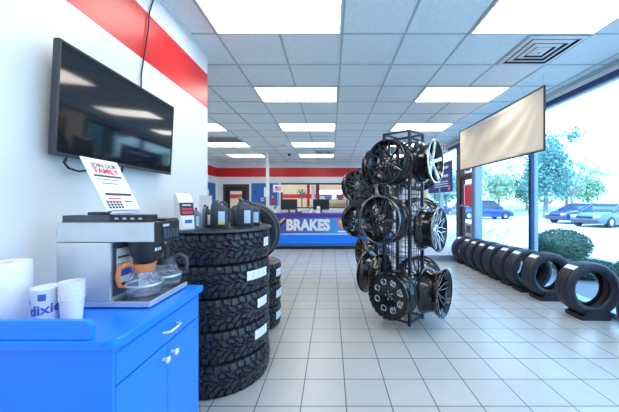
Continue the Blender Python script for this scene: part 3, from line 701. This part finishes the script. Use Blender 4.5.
# window row tyres (axis along Y)
def window_tyre(label, x, y, Rr, W, hold, lab=(118, 138), rz=0, holder=True):
    t = thing('road_tyre', label, 'tyre', (x, y, 0), rz, 'tyres lined up along the window')
    m1 = Matrix.Translation((0, 0, Rr+hold)) @ Matrix.Rotation(R(90), 4, 'X')
    MB().lathe(road_tyre_profile(Rr, W), 72, closed=True, m=m1).build('carcass', M['rubber'], t, 40)
    for e in (-1, 1):
        MB().lathe([(Rr*.80, e*W*.502), (Rr*.79, e*W*.512), (Rr*.77, e*W*.502)], 64, closed=True, m=m1).build('sidewall_rib', M['rubber'], t, 40)
    b = arcpatch(Rr, Rr, -W*.36, W*.36, R(lab[0]), R(lab[1]), .001, 5)
    b.v = [m1 @ p for p in b.v]
    o = b.build('tread_label', M['label'], t); o['label'] = 'white paper tread label'
    if holder:
        h = thing('tyre_holder', 'black cradle stand holding the %s' % label.split(' tyre')[0].replace(' black', '')+' tyre of the window row', 'tyre stand', (x, y, 0), rz, 'tyre cradles on the floor')
        hw = W/2
        for e in (-1, 1):
            b = MB(); 
            pl = [(-.165, 0), (.165, 0), (.165, .05), (.145, .135), (-.09, .135), (-.125, .055), (-.165, .05)]
            b.prism(pl, 0, .006, frame_mtx((0, e*(hw+.012)+.003, 0), (1, 0, 0), (0, 0, 1))); b.build('side_plate', M['black'], h)
        multi('base', [(-.165, .165, -hw-.009, hw+.009, 0, .006)], M['black'], h)
        for e in (-1, 1): multi('end_plate', [(min(e*.158, e*.165), max(e*.158, e*.165), -hw-.009, hw+.009, .006, .05)], M['black'], h)
    return t
rows = [(3.10, 2.66, .30, .21, .03), (3.075, 3.36, .315, .215, .03), (3.08, 4.0, .315, .215, .03), (3.07, 4.37, .31, .21, .02), (3.08, 4.71, .31, .21, .01), (3.07, 5.05, .305, .21, .01),
        (3.08, 5.38, .305, .20, .01), (3.07, 5.69, .30, .20, .01), (3.08, 6.01, .30, .20, .01), (3.05, 6.33, .30, .20, .01)]
on = ['first', 'second', 'third', 'fourth', 'fifth', 'sixth', 'seventh', 'eighth', 'ninth', 'last']
desc = ['cut off by the photo edge', 'framing a bush', '', '', '', '', '', '', '', 'nearest the glass door']
for i, (x, y, r0, w0, h0) in enumerate(rows):
    window_tyre(('%s black tyre from the camera in the window row %s' % (on[i], desc[i])).strip(), x, y, r0, w0, h0, (114+(i*7) % 9, 126+(i*7) % 9), R(random.uniform(-3, 3)) if i > 2 else R(-2))

# ------------------------------------------------------------------ wheels
def P(r, a, z): return Vector((r*math.cos(a), r*math.sin(a), z))
def make_wheel(kind, Rr=.235, W=.23, body='gloss', lipm='gloss', spokem='gloss'):
    root = bpy.data.objects.new('alloy_wheel', None); COL.objects.link(root)
    b = MB()
    prof = [(Rr-.004, 0), (Rr, -.004), (Rr, -.012), (Rr-.016, -.02), (Rr-.022, -.045), (Rr-.042, -.065), (Rr-.045, -.12), (Rr-.022, -W+.05), (Rr-.018, -W+.018), (Rr-.002, -W+.01), (Rr-.002, -W), (Rr-.01, -W),
            (Rr-.026, -W+.02), (Rr-.030, -W+.05), (Rr-.052, -.12), (Rr-.048, -.06), (Rr-.028, -.04), (Rr-.020, -.012), (Rr-.012, -.002)]
    b.lathe(prof, 64, closed=True); b.build('barrel', M[body], root, 40)
    MB().lathe([(Rr-.016, .0005), (Rr-.013, .004), (Rr-.003, .003), (Rr+.0008, -.003), (Rr+.0008, -.009), (Rr-.0005, -.009), (Rr-.004, .0)], 64, closed=True).build('lip', M[lipm], root, 50)
    rl = Rr-.022
    hz = -.035 if kind != 'deep' else -.075
    hubr = .052
    MB().lathe([(.001, hz-.05), (hubr, hz-.05), (hubr+.012, hz-.012), (hubr, hz), (.034, hz+.002), (.030, hz-.006), (.001, hz-.006)], 32).build('hub', M[spokem], root, 50)
    MB().lathe([(.001, hz+.004), (.018, hz+.004), (.026, hz), (.029, hz-.006), (.001, hz-.006)], 24).build('center_cap', M['greyalloy' if kind != 'star' else 'steel'], root, 50)
    for k in range(5): MB().lathe([(.001, 0), (.007, 0), (.007, .006), (.001, .006)], 8, m=Matrix.Translation(P(.043, 2*PI*(k+.5)/5, hz-.003))).build('lug_nut', M['chrome' if kind in ('mesh', 'star') else 'steel'], root)
    def spoke(parts, m_=spokem):
        b = MB()
        for pts, ws, ts in parts: b.bar(pts, ws, ts)
        return b.build('spoke', M[m_], root, 30)
    if kind == 'ten':
        for k in range(10):
            a = 2*PI*k/10
            spoke([([P(.045, a, hz), P(.11, a, hz+.008), P(rl, a, -.012)], [.020, .015, .017], [.032, .026, .022])])
    elif kind == 'vten':
        for k in range(5):
            a = 2*PI*k/5+.3
            spoke([([P(.045, a, hz), P(.10, a-.16, hz+.010), P(rl+.004, a-.30, -.010)], [.022, .014, .015], [.03, .024, .02]),
                   ([P(.045, a, hz), P(.10, a+.16, hz+.010), P(rl+.004, a+.30, -.010)], [.022, .014, .015], [.03, .024, .02])])
    elif kind == 'holes':
        n = 8
        for k in range(n):
            a = 2*PI*k/n
            spoke([([P(.05, a, hz+.004), P(.12, a, hz+.018), P(rl, a, -.008)], [.036, .034, .075], [.03, .026, .02])])
            a2 = a+PI/n
            m2 = Matrix.Translation(P(.152, a2, -.014))
            MB().lathe([(.026, 0), (.031, .003), (.036, 0), (.034, -.014), (.027, -.02)], 20, closed=True, m=m2).build('milled_ring', M['silver'], root, 40)
        for k in range(24):
            a = 2*PI*(k+.5)/24; box(-.011, .011, -.012, .012, -.012, .010, m=Matrix.Translation(P(Rr-.012, a, 0)) @ Matrix.Rotation(a, 4, 'Z')).build('beadlock_lug', M['gloss'], root, bevel=.002)
        MB().lathe([(.060, hz+.006), (.118, hz+.020), (.118, hz+.008), (.06, hz-.006)], 48, closed=True).build('inner_disc', M['gloss'], root, 40)
        MB().lathe([(.184, -.006), (rl+.012, .0), (rl+.012, -.01), (.184, -.014)], 48, closed=True).build('outer_ring', M['gloss'], root, 40)
    elif kind == 'star':
        for k in range(5):
            a = 2*PI*k/5+.25
            spoke([([P(.035, a, hz), P(.10, a, hz+.012), P(.165, a, -.016), P(rl+.004, a, -.008)], [.052, .046, .050, .066], [.04, .032, .026, .02])])
    elif kind == 'mesh':
        for k in range(10):
            a = 2*PI*k/10
            spoke([([P(.045, a, hz), P(.105, a, hz+.014), P(.15, a-.17, -.018), P(rl+.004, a-.26, -.008)], [.014, .011, .010, .010], [.03, .024, .02, .02]),
                   ([P(.105, a, hz+.014), P(.15, a+.17, -.018), P(rl+.004, a+.26, -.008)], [.011, .010, .010], [.024, .02, .02])])
    elif kind == 'deep':
        for k in range(6):
            a = 2*PI*k/6+.2
            for e in (-1, 1):
                spoke([([P(.05, a+e*.12, hz), P(.13, a+e*.20, hz+.012), P(rl-.006, a+e*.17, -.035)], [.018, .014, .018], [.04, .03, .03])])
                b = MB(); b.bar([P(.07, a+e*.14, hz+.006), P(.13, a+e*.20, hz+.0135), P(rl-.012, a+e*.17, -.0335)], [.004, .004, .004], [.002, .002, .002]); b.build('milled_edge', M['silver'], root)
    return root
def place_wheel(root, label, c, n, roll=0, first=True, group=None):
    n = Vector(n).normalized(); upv = Vector((0, 0, 1)); xa = upv.cross(n).normalized(); ya = n.cross(xa)
    m = Matrix((( xa.x, ya.x, n.x), (xa.y, ya.y, n.y), (xa.z, ya.z, n.z))) @ Matrix.Rotation(roll, 3, 'Z')
    r = root if first else dup(root, label)
    r.location = c; r.rotation_euler = m.to_euler(); tag(r, label, 'wheel', group)
    return r
def rack(label, near, left, right, H_, rows_z):
    near, left, right = [Vector((*p, 0)) for p in (near, left, right)]; far = left+right-near
    t = thing('wheel_rack', label, 'display rack', (0, 0, 0))
    cs = [near, right, far, left]
    ctr = (near+far)/2
    u = (right-near).normalized(); rot = Matrix.Rotation(math.atan2(u.y, u.x), 4, 'Z')
    for p in cs:
        q = p+(ctr-p).normalized()*.018
        MB().box(-.014, .014, -.014, .014, 0, H_, m=Matrix.Translation(q) @ rot).build('post', M['rack'], t)
    def beam(p, q, z, th=.022):
        d = (q-p); l = d.length; m = Matrix.Translation(p) @ Matrix.Rotation(math.atan2(d.y, d.x), 4, 'Z')
        return MB().box(.02, l-.02, -.008+.0, .008, z-th/2, z+th/2, m=m)
    qs = [p+(ctr-p).normalized()*.018 for p in cs]
    for i in range(4):
        p, q = qs[i], qs[(i+1) % 4]
        for z in (.035, H_-.012, H_-.09): beam(p, q, z).build('rail', M['rack'], t)
        b = MB(); d = (q-p); l = d.length; m = Matrix.Translation(p) @ Matrix.Rotation(math.atan2(d.y, d.x), 4, 'Z')
        for k in range(1, 6): b.box(l*k/6-.0025, l*k/6+.0025, -.0025, .0025, .04, H_-.1, m=m)
        z = .10
        while z < H_-.12:
            b.box(.014, l-.014, .0025, .0065, z-.0025, z+.0025, m=m); z += .065
        b.build('wire_panel', M['rack'], t)
        mid = (p+q)/2; nn = (mid-ctr).normalized()
        for z in rows_z:
            # wall-mount arm carrying a wheel
            MB().tube([mid+Vector((0, 0, z)), mid+nn*.19+Vector((0, 0, z))], .018, 8).build('wheel_arm', M['rack'], t, 40)
    return t
N_, L_, R_ = (.87, 3.08), (.61, 3.30), (1.10, 3.31)
RZ = (1.80, 1.16, .42)
rack('tall black wire display rack, the nearer one in the middle of the shop', N_, L_, R_, 2.18, RZ)
ctr = Vector(((L_[0]+R_[0])/2, (L_[1]+R_[1])/2, 0))
def face(p, q):
    m = (Vector((*p, 0))+Vector((*q, 0)))/2; n = (m-ctr).normalized(); return m, n
FARP = (L_[0]+R_[0]-N_[0], L_[1]+R_[1]-N_[1])
lf, ln = face(N_, L_); rf_, rn = face(N_, R_); lb_, lbn = face(L_, FARP); rb, rbn = face(R_, FARP)
D = .285
wt = make_wheel('ten', .242, .185); place_wheel(wt, 'gloss black ten-spoke wheel at the top left front of the near rack', lf+ln*D+Vector((.035, 0, 1.805)), ln, .1)
wv = make_wheel('vten', .258, .19, 'gloss', 'greyalloy', 'darkalloy'); place_wheel(wv, 'black split-spoke wheel with grey lip at the middle front of the near rack', lf+ln*(D+.06)+Vector((.0, -.02, 1.19)), ln, 0)
wh = make_wheel('holes', .245, .195); place_wheel(wh, 'black off-road wheel with round milled holes, bottom front of near rack', lf+ln*(D+.05)+Vector((.085, -.03, RZ[2]-.03)), ln, 0)
ws = make_wheel('star', .237, .185, 'gloss', 'chrome', 'silver'); place_wheel(ws, 'silver five-spoke wheel with polished lip at the top right of the rack', rf_+rn*(D-.02)+Vector((-.05, 0, 1.815)), rn, 0)
wm = make_wheel('mesh', .242, .20, 'gloss', 'greyalloy', 'silver'); place_wheel(wm, 'fine mesh-spoke dark wheel at the middle right of the near rack', rf_+rn*(D+.01)+Vector((-.04, 0, 1.08)), rn, .2)
wd = make_wheel('deep', .262, .21, 'gloss', 'gloss', 'gloss'); place_wheel(wd, 'deep-dish black wheel with milled spoke edges at the bottom right of the rack', rf_+rn*(D+.02)+Vector((.0, 0, .395)), rn, 0)
wb = make_wheel('ten', .25, .20, 'gloss', 'greyalloy', 'bronze')
place_wheel(wb, 'bronze-tinted wheel facing away at the lower left of the near rack', lb_+lbn*(D-.0)+Vector((-.05, -.13, .515)), lbn, 0)
place_wheel(wt, 'black wheel facing away behind the top front wheel of the near rack', lb_+lbn*(D-.03)+Vector((-.0, 0.03, RZ[0]+.0)), lbn, 0, False)
place_wheel(wv, 'black wheel facing away behind the middle front wheel of the near rack', lb_+lbn*D+Vector((0, 0, RZ[1])), lbn, 0, False)
place_wheel(wt, 'black wheel on the back right side of the near rack, top row', rb+rbn*(D-.03)+Vector((0, 0, RZ[0]-.04)), rbn, 0, False)
place_wheel(wm, 'dark wheel on the back right side of the near rack, middle row', rb+rbn*(D+.03)+Vector((0, 0, RZ[1]+.03)), rbn, 0, False)
place_wheel(wd, 'black wheel on the back right side of the near rack, bottom row', rb+rbn*(D+.03)+Vector((0, 0, RZ[2])), rbn, 0, False)
# second rack
off = Vector((-.17, 1.42, 0)); RZ2 = (1.66, 1.07, .56)
sh = lambda p: (p[0]+off.x, p[1]+off.y)
rack('shorter black wire display rack standing behind the nearer one', sh(N_), sh(L_), sh(R_), 1.95, RZ2)
wc = make_wheel('mesh', .235, .22, 'gloss', 'gloss', 'greyalloy')
place_wheel(wc, 'black many-spoke wheel at the top left of the rear rack', lf+off+ln*D+Vector((0, 0, RZ2[0]-.02)), (-.80, -.6, 0), 0)
place_wheel(wt, 'black ten-spoke wheel in the middle row of the rear rack, facing the aisle', lf+off+ln*D+Vector((0, 0, RZ2[1])), ln, .2, False)
place_wheel(wb, 'bronze ten-spoke wheel in the bottom row of the rear rack', lf+off+ln*D+Vector((.10, .05, RZ2[2])), (-.9, -.25, 0), .1, False)
place_wheel(wt, 'black wheel facing away at the top left back of the rear rack', lb_+off+lbn*D+Vector((0, 0, RZ2[0])), lbn, 0, False)
place_wheel(wt, 'black wheel facing away at the middle left back of the rear rack', lb_+off+lbn*D+Vector((0, 0, RZ2[1])), lbn, 0, False)
place_wheel(wv, 'black split-spoke wheel at the right of the rear rack, top row', rf_+off+rn*D+Vector((0, 0, RZ2[0])), rn, 0, False)

# ------------------------------------------------------------------ things on the round display top
t = thing('brochure_stand', 'white curved countertop display with black and red front on the tyre table', 'display stand', (-1.068, 2.045, TZ), R(50))
prof = [(-.0, 0), (.11, 0), (.10, .03), (.085, .12), (.065, .20), (.03, .25), (-.01, .262), (.0, .24), (.03, .18), (.03, .1)]
fm = frame_mtx((-.05, .055, 0), (0, -1, 0), (0, 0, 1))
# side profile prism (local x runs towards the viewer)
b = MB(); b.prism([(0, 0), (.11, 0), (.105, .012), (.10, .10), (.075, .19), (.04, .245), (.0, .262), (-.01, .25), (-.012, .1)], 0, .10, frame_mtx((.05, .055, 0), (0, -1, 0), (0, 0, 1))); b.build('body', M['white'], t, 35)
sl = frame_mtx((.0, -.046, .10), (1, 0, 0), (0, .27, .96))
MB().box(-.048, .048, 0, .095, .001, .005, m=sl).build('front_card', M['ink'], t)
MB().box(-.036, .036, .012, .03, .005, .007, m=sl).box(-.036, .036, .04, .052, .005, .007, m=sl).build('red_print', M['redprint'], t)
MB().box(-.03, .03, .072, .08, .005, .007, m=sl).build('pale_line', M['palepr'], t)
multi('pocket', [(-.04, .04, -.062, -.05, .01, .085)], M['paper'], t); multi('pocket_print', [(-.025, .025, -.064, -.0625, .045, .07)], M['blueprint'], t)
def rrect(w_, d_, r, n=4):
    pts = []
    for cx, cy, a0 in ((w_/2-r, d_/2-r, 0), (-w_/2+r, d_/2-r, 90), (-w_/2+r, -d_/2+r, 180), (w_/2-r, -d_/2+r, 270)):
        for i in range(n+1):
            a = R(a0+90*i/n); pts.append((cx+r*math.cos(a), cy+r*math.sin(a)))
    return pts
def jug(label, x, y, w_, d_, h, body='jug', cap='teal', rz=0, lab='palepr', stripe='yellow', handle=True, name='oil_jug'):
    t = thing(name, label, 'bottle', (x, y, TZ), rz)
    secs = [(0, .92, 0), (.01*h, 1, 0), (.60*h, 1, 0), (.70*h, .97, 0), (.80*h, .72, -.12), (.88*h, .38, -.24), (.91*h, .30, -.24)]
    rings = []
    for z, k, sx_ in secs:
        r = rrect(w_*k, d_*min(1, k*1.05), min(w_, d_)*.22*k)
        rings.append([Vector((px+sx_*w_, py, z)) for px, py in r])
    MB().loft(rings).build('body', M[body], t, 50)
    MB().lathe([(.001, .905*h), (w_*.17, .905*h), (w_*.17, .985*h), (w_*.14, h), (.001, h)], 18, m=Matrix.Translation((-.24*w_, 0, 0))).build('cap', M[cap], t, 40)
    if handle:
        MB().tube([(-.02*w_, 0, .90*h), (.20*w_, 0, .93*h), (.38*w_, 0, .84*h), (.42*w_, 0, .68*h)], [w_*.07, w_*.065, w_*.07, w_*.08], 8).build('handle', M[body], t, 50)
    multi('paper_label', [(-.02*w_, .36*w_, -d_/2-.0015, -d_/2, .14*h, .60*h)], M[lab], t)
    multi('label_stripe', [(-.02*w_, .36*w_, -d_/2-.0025, -d_/2-.0015, .14*h, .22*h)], M[stripe], t)
jug('tall dark oil jug with yellow-edged label near the front of the tyre table', -.845, 2.13, .125, .085, .212, rz=.15)
jug('broad dark oil jug with pale label at the right of the tyre table', -.685, 2.235, .125, .10, .222, rz=.2, stripe='palepr')
jug('broad dark jug with plain label touching the right edge of the tyre table', -.665, 2.39, .115, .09, .19, rz=.3, cap='dgrey', stripe='white')
jug('small grey bottle with pale label beside the brochure stand', -.985, 2.07, .052, .04, .155, 'jug2', 'dgrey', handle=False, name='additive_bottle', stripe='palepr')
jug('grey bottle with black cap behind the small front bottle', -1.02, 2.30, .06, .045, .175, 'jug2', 'black', handle=False, name='additive_bottle', stripe='white')
jug('dark narrow bottle with white label left of the tall oil jug', -.955, 2.19, .05, .04, .165, 'jug', 'black', handle=False, name='additive_bottle', lab='white', stripe='palepr')
jug('dark round-shouldered jug tucked between the two largest jugs', -.80, 2.36, .085, .07, .165, 'jug', 'dgrey', name='oil_jug', stripe='pink', rz=.9)
jug('white bottle with green cap standing behind the oil jugs', -.80, 2.50, .07, .05, .235, 'white', 'green', handle=False, name='additive_bottle', stripe='palepr')
t = thing('acrylic_card_holder', 'clear acrylic card holder standing at the back of the tyre table', 'card holder', (-1.08, 2.42, TZ))
multi('sheet', [(-.055, .055, -.002, .002, .004, .26)], M['cglass'], t); multi('holder_foot', [(-.055, .055, -.03, .03, 0, .004)], M['cglass'], t); multi('card', [(-.05, .05, -.0035, -.0025, .02, .25)], M['paper'], t)

# ------------------------------------------------------------------ hanging screen and posters by the windows
BXX = 2.70; ya, yb, za, zb_ = 3.54, 5.86, 2.035, 2.845
t = thing('hanging_banner', 'cream fabric banner in a thin dark frame hanging beside the window', 'banner', (BXX, 0, 0))
b = MB(); n1, n2 = 48, 20; vs = []; fs = []
for i in range(n1+1):
    for j in range(n2+1):
        u, v = i/n1, j/n2
        # soft swag folds from the upper far corner and upper near corner
        sag = .035*math.sin(PI*u)*math.sin(PI*v)
        r1 = math.hypot((1-u)*2.3, (1-v)*.8); r2 = math.hypot(u*2.3, (1-v)*.8)
        fold = .020*math.sin(r1*17+1)*math.exp(-r1*.8)*math.sin(PI*min(1, v*1.0)) + .035*math.sin(math.atan2((1-v)*.8, u*2.3+.02)*16)*math.sin(PI*min(1, r2/2.2))*math.sin(PI*v)
        env = math.sin(PI*u)**.5
        vs.append((sag+fold*env, ya+(yb-ya)*u, za+(zb_-za)*v-.03*math.sin(PI*u)*v*(1 if v > .9 else 0)))
for i in range(n1):
    for j in range(n2):
        a = i*(n2+1)+j; fs.append((a, a+n2+1, a+n2+2, a+1))
b.add(vs, fs); o = b.build('fabric', M['cream'], t, 180)
sm = o.modifiers.new('solid', 'SOLIDIFY'); sm.thickness = .002
fr = .009
multi('frame', [(-.008, .008, ya-fr, ya+fr, za-fr, zb_+fr), (-.008, .008, yb-fr, yb+fr, za-fr, zb_+fr), (-.008, .008, ya+fr, yb-fr, za-fr, za+fr), (-.008, .008, ya+fr, yb-fr, zb_-fr, zb_+fr)], M['ink'], t)
b = MB()
for q in (ya+.02, yb-.02): b.tube([(0, q, zb_+.008), (0, q, CH-.006)], .003, 6)
b.build('hanging_wire', M['steel'], t)
t = thing('window_poster', 'dark blue poster with pale writing fixed to the glass left of the door', 'poster', (WX+.015, 7.78, 0))
multi('sheet', [(-.012, -.002, 0, 1.9, 1.68, 2.56)], M['poster'], t)
multi('printed_line', [(-.014, -.012, .25, 1.3, z, z+h_) for z, h_ in ((2.36, .07), (2.12, .07), (1.98, .03), (1.91, .03), (1.84, .03))], M['palepr'], t)
multi('printed_seal', [(-.014, -.012, .12, .28, 1.72, 1.86)], M['pink'], t)
t = thing('door_poster', 'red and white notice taped inside the glass exit door', 'poster', (WX+.04, 6.72, 0))
multi('sheet', [(-.004, .0, .02, .42, 1.26, 1.84)], M['paper'], t); multi('red_field', [(-.006, -.004, .05, .39, 1.30, 1.80)], M['redprint'], t)
t = thing('door_notice', 'small grey-green notice low on the glass exit door', 'notice', (WX+.04, 6.72, 0))
multi('sheet', [(-.004, .0, .04, .36, .52, .86)], M['slab'], t); multi('print_block', [(-.006, -.004, .08, .32, .62, .80)], M['dgrey'], t)
t = thing('transom_sign', 'small pale sign on the glass over the exit door', 'sign', (WX+.04, 6.5, 0))
multi('sheet', [(-.004, .0, .30, .62, 2.12, 2.26)], M['paper'], t); multi('print_block', [(-.006, -.004, .34, .58, 2.16, 2.22)], M['blueprint'], t)

# ------------------------------------------------------------------ outside
GZ = -.12
struct(multi('ground', [(WX+.14, 60, -25, 31, GZ-.3, GZ)], M['asphalt']))
struct(multi('ground_lawn', [(WX+.3, 140, 31, 120, GZ-.3, GZ+.06), (60, 140, -25, 31, GZ-.3, GZ+.06)], M['grass']))
struct(multi('trim_11', [(WX+.3, 60, 30.8, 31, GZ, GZ+.14)], M['asphalt']))
struct(multi('ground_bed', [(WX+.14, 6.9, 2.0, 9.0, GZ, GZ+.05)], M['bark']))
def leaf_cloud(b, c, rad, n, size, rr, shell=.55):
    for _ in range(n):
        d = Vector((rr.gauss(0, 1), rr.gauss(0, 1), rr.gauss(0, 1))).normalized()
        q = shell+(1-shell)*rr.random()
        p = Vector(c)+Vector((d.x*rad[0], d.y*rad[1], d.z*rad[2]))*q
        a = Vector((rr.gauss(0, 1), rr.gauss(0, 1), rr.gauss(0, 1))).normalized(); e = a.cross(d)
        if e.length < .01: continue
        e.normalize(); f = a.cross(e); s_ = size*(.6+.8*rr.random())
        b.add([p-e*s_*.5, p+f*s_*.3, p+e*s_*.5, p-f*s_*.3], [(0, 1, 2, 3)])
def bush(label, x, y, rx, ry, h, n, seed, size=.045, name='hedge_bush'):
    rr = random.Random(seed); t = thing(name, label, 'bush', (x, y, GZ+.045))
    b = MB()
    core = []
    b2 = MB(); prof = [(.001, .03), (.62, .05), (.82, .3), (.86, .6), (.6, .84), (.001, .9)]
    b2.lathe([(r*rx, z*h) for r, z in prof], 20, m=Matrix.Diagonal((1, ry/rx, 1, 1))); 
    b2.build('inner_mass', M['hedge'], t, 60)
    leaf_cloud(b, (0, 0, h*.5), (rx, ry, h*.52), n, size, rr, .82); 
    for p in b.v: p.z = max(p.z, .01)
    b.build('foliage', M['hedge'], t)
    MB().tube([(0, 0, 0), (0, 0, h*.3)], .03).build('stem', M['bark'], t)
bush('rounded clipped hedge bush just outside the window', 5.72, 6.95, .64, .55, .78, 4600, 1)
bush('low green bush outside behind the nearest window tyres', 4.98, 5.45, .58, .5, .33, 3800, 2)
bush('dark bush at the right picture edge outside the window', 6.1, 5.35, .5, .45, .36, 2600, 5)
def twigs(label, x, y, seed):
    rr = random.Random(seed); t = thing('twiggy_shrub', label, 'shrub', (x, y, GZ+.045)); b = MB(); lf2 = MB()
    for i in range(16):
        a = rr.random()*6.28; q = Vector((math.cos(a), math.sin(a), 0)); l = .45+.2*rr.random(); tip = q*l*.6+Vector((0, 0, l))
        b.tube([(0, 0, 0), q*l*.25+Vector((0, 0, l*.5)), tip], [.006, .004, .002], 4)
        leaf_cloud(lf2, tip, (.09, .09, .09), 14, .03, rr, .1)
    b.build('twigs', M['bark'], t); lf2.build('foliage', M['leaf'], t)
twigs('sparse twiggy shrub outside behind the far window tyres', 4.9, 8.4, 3)
twigs('second sparse shrub outside close to the blue window post', 4.6, 9.3, 4)
def tree(label, x, y, h, cr, n, seed, mt='leaf', size=.35, bare=False, name='tree'):
    rr = random.Random(seed); t = thing(name, label, 'tree', (x, y, GZ+.06))
    b = MB(); th = h-cr*1.2 if not bare else h*.42
    b.tube([(0, 0, 0), (.05, 0, th*.5), (0, .05, th)], [h*.035, h*.026, h*.020], 8)
    br = MB(); lf2 = MB(); tips = []
    for i in range(7 if not bare else 6):
        a = i*2*PI/6+rr.random(); q = Vector((math.cos(a), math.sin(a), 0)); l = cr*(.7+.4*rr.random())
        p0 = Vector((0, 0, th*.9)); p1 = p0+q*l*.45+Vector((0, 0, l*.6)); p2 = p0+q*l*.9+Vector((0, 0, l*(1.1+.4*rr.random())))
        br.tube([p0, p1, p2], [h*.014, h*.009, h*.004], 6); tips += [p1, p2]
    b.build('trunk', M['bark'], t, 60); br.build('branches', M['bark'], t, 60)
    top = h-cr
    for p in tips: leaf_cloud(lf2, p, (cr*.45, cr*.45, cr*.38), n//24, size, rr, .2)
    if not bare: leaf_cloud(lf2, (0, 0, h*.58), (cr, cr, h*.40), n, size, rr, .4)
    lf2.build('foliage', M[mt], t)
tree('leafy tree with low crown beyond the lot, just right of the window post', 20.3, 26.5, 6.9, 2.1, 3000, 11, 'leaf', .30)
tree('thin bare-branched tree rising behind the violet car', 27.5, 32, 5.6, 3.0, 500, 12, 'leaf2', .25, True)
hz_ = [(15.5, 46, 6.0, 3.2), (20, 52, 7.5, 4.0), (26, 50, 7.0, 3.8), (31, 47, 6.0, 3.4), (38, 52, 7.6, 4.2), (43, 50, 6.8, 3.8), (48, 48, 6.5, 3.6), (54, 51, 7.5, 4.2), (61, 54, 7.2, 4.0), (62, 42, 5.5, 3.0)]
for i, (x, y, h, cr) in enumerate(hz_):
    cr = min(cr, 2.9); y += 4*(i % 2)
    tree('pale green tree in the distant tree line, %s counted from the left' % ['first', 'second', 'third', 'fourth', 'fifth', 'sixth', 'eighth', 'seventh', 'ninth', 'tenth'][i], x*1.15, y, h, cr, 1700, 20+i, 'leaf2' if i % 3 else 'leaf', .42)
def car(label, x, y, rz, paint, van=False, L_=4.6):
    t = thing('car', label, 'car', (x, y, GZ), rz)          # front towards local -X, middle of the car at the origin
    hl = L_/2; rh = 1.45 if not van else 1.68
    # stations: x, z low, z belt, half width low, half width belt
    st = [(-hl, .42, .62, .70, .66), (-hl+.12, .26, .72, .82, .78), (-hl+.6, .22, .84, .90, .84), (-hl+1.25, .22, .95, .91, .86), (0, .22, .98, .92, .88), (hl-.9, .22, 1.0, .91, .87), (hl-.2, .26, .98, .86, .80), (hl, .42, .82, .76, .70)]
    rings = []
    for sx_, z0, z1, w0, w1 in st:
        zm = z0+(z1-z0)*.55
        rings.append([Vector((sx_, -w0*.94, z0)), Vector((sx_, -w0, zm)), Vector((sx_, -w1, z1-.06)), Vector((sx_, -w1*.86, z1)), Vector((sx_, w1*.86, z1)), Vector((sx_, w1, z1-.06)), Vector((sx_, w0, zm)), Vector((sx_, w0*.94, z0))])
    MB().loft(rings).build('body', M[paint], t, 50, bevel=.02)
    if van: gs = [(-hl+.95, .93, .93), (-hl+1.75, rh-.06, .93), (-hl+2.2, rh, .93), (hl-.5, rh-.03, .93), (hl-.1, .98, .93)]
    else: gs = [(-hl+1.15, .93, .93), (-hl+1.95, rh-.07, .93), (-hl+2.5, rh, .93), (hl-1.2, rh-.05, .93), (hl-.35, .98, .93)]
    rings = [[Vector((gx_, -.80, .93)), Vector((gx_, -.80+.16*(z-.93)/.5, z-.0)), Vector((gx_, .80-.16*(z-.93)/.5, z)), Vector((gx_, .80, .93))] for gx_, z, _ in gs]
    MB().loft(rings).build('cabin_glass', M['carglass'], t, 30)
    rr = [[Vector((gx_, -.67, z+.002)), Vector((gx_, -.60, z+.035)), Vector((gx_, .60, z+.035)), Vector((gx_, .67, z+.002))] for gx_, z, _ in gs[1:4]]
    MB().loft(rr).build('roof', M[paint], t, 40)
    for e in (-1, 1):
        b = MB()
        for (p, q) in ((0, 1), (3, 4)):
            a_, c_ = gs[p], gs[q]
            f = lambda s: Vector((s[0], e*(.80-.16*(s[1]-.93)/.5)+e*.008, s[1]))
            b.tube([f(a_), f(c_)], .035, 6)
        mx_ = (gs[1][0]+gs[3][0])/2
        b.tube([Vector((mx_, e*.81, .95)), Vector((mx_, e*.67, rh-.02))], .035, 6)
        b.build('pillars', M[paint], t, 50)
        m1 = lambda xx: Matrix.Translation((xx, e*.80, .33)) @ Matrix.Rotation(R(90)*-e, 4, 'X')
        for xx in (-hl+.85, hl-.85):
            wf = MB().lathe([(.20, .12), (.30, .12), (.33, .09), (.33, -.09), (.20, -.09)], 28, closed=True, m=m1(xx)).build('wheel', M['rubber'], t, 40)
            b = MB(); b.lathe([(.001, .115), (.05, .118), (.205, .105), (.205, .02), (.001, .02)], 24, m=m1(xx)); b.build('hubcap', M['silver'], wf, 40)
        multi('headlight', [(-hl-.005, -hl+.22, min(e*.45, e*.74), max(e*.45, e*.74), .60, .74)], M['lamp'], t, bevel=.03)
        multi('tail_light', [(hl-.12, hl+.005, min(e*.5, e*.72), max(e*.5, e*.72), .70, .86)], M['boxr'], t, bevel=.02)
        multi('mirror', [(-hl+1.5, -hl+1.62, min(e*.86, e*1.0), max(e*.86, e*1.0), .95, 1.08)], M[paint], t, bevel=.02)
    multi('bumper', [(-hl-.03, -hl+.1, -.7, .7, .30, .46)], M['dgrey'], t, bevel=.02); multi('grille', [(-hl-.015, -hl+.05, -.42, .42, .52, .66)], M['ink'], t, bevel=.01)
car('silver-blue car parked at right in the lot, nose to the left', 17.45, 17.6, R(18), 'carsilver')
car('violet-blue car parked behind the silver-blue one in the lot', 18.2, 20.3, R(8), 'carpurple')
car('blue van parked far left in the lot beyond the glass', 13.75, 25.5, R(180), 'carblue', True, 4.9)
car('distant blue car seen low beyond the glass left of the door', 12.5, 33.5, R(170), 'carblue')
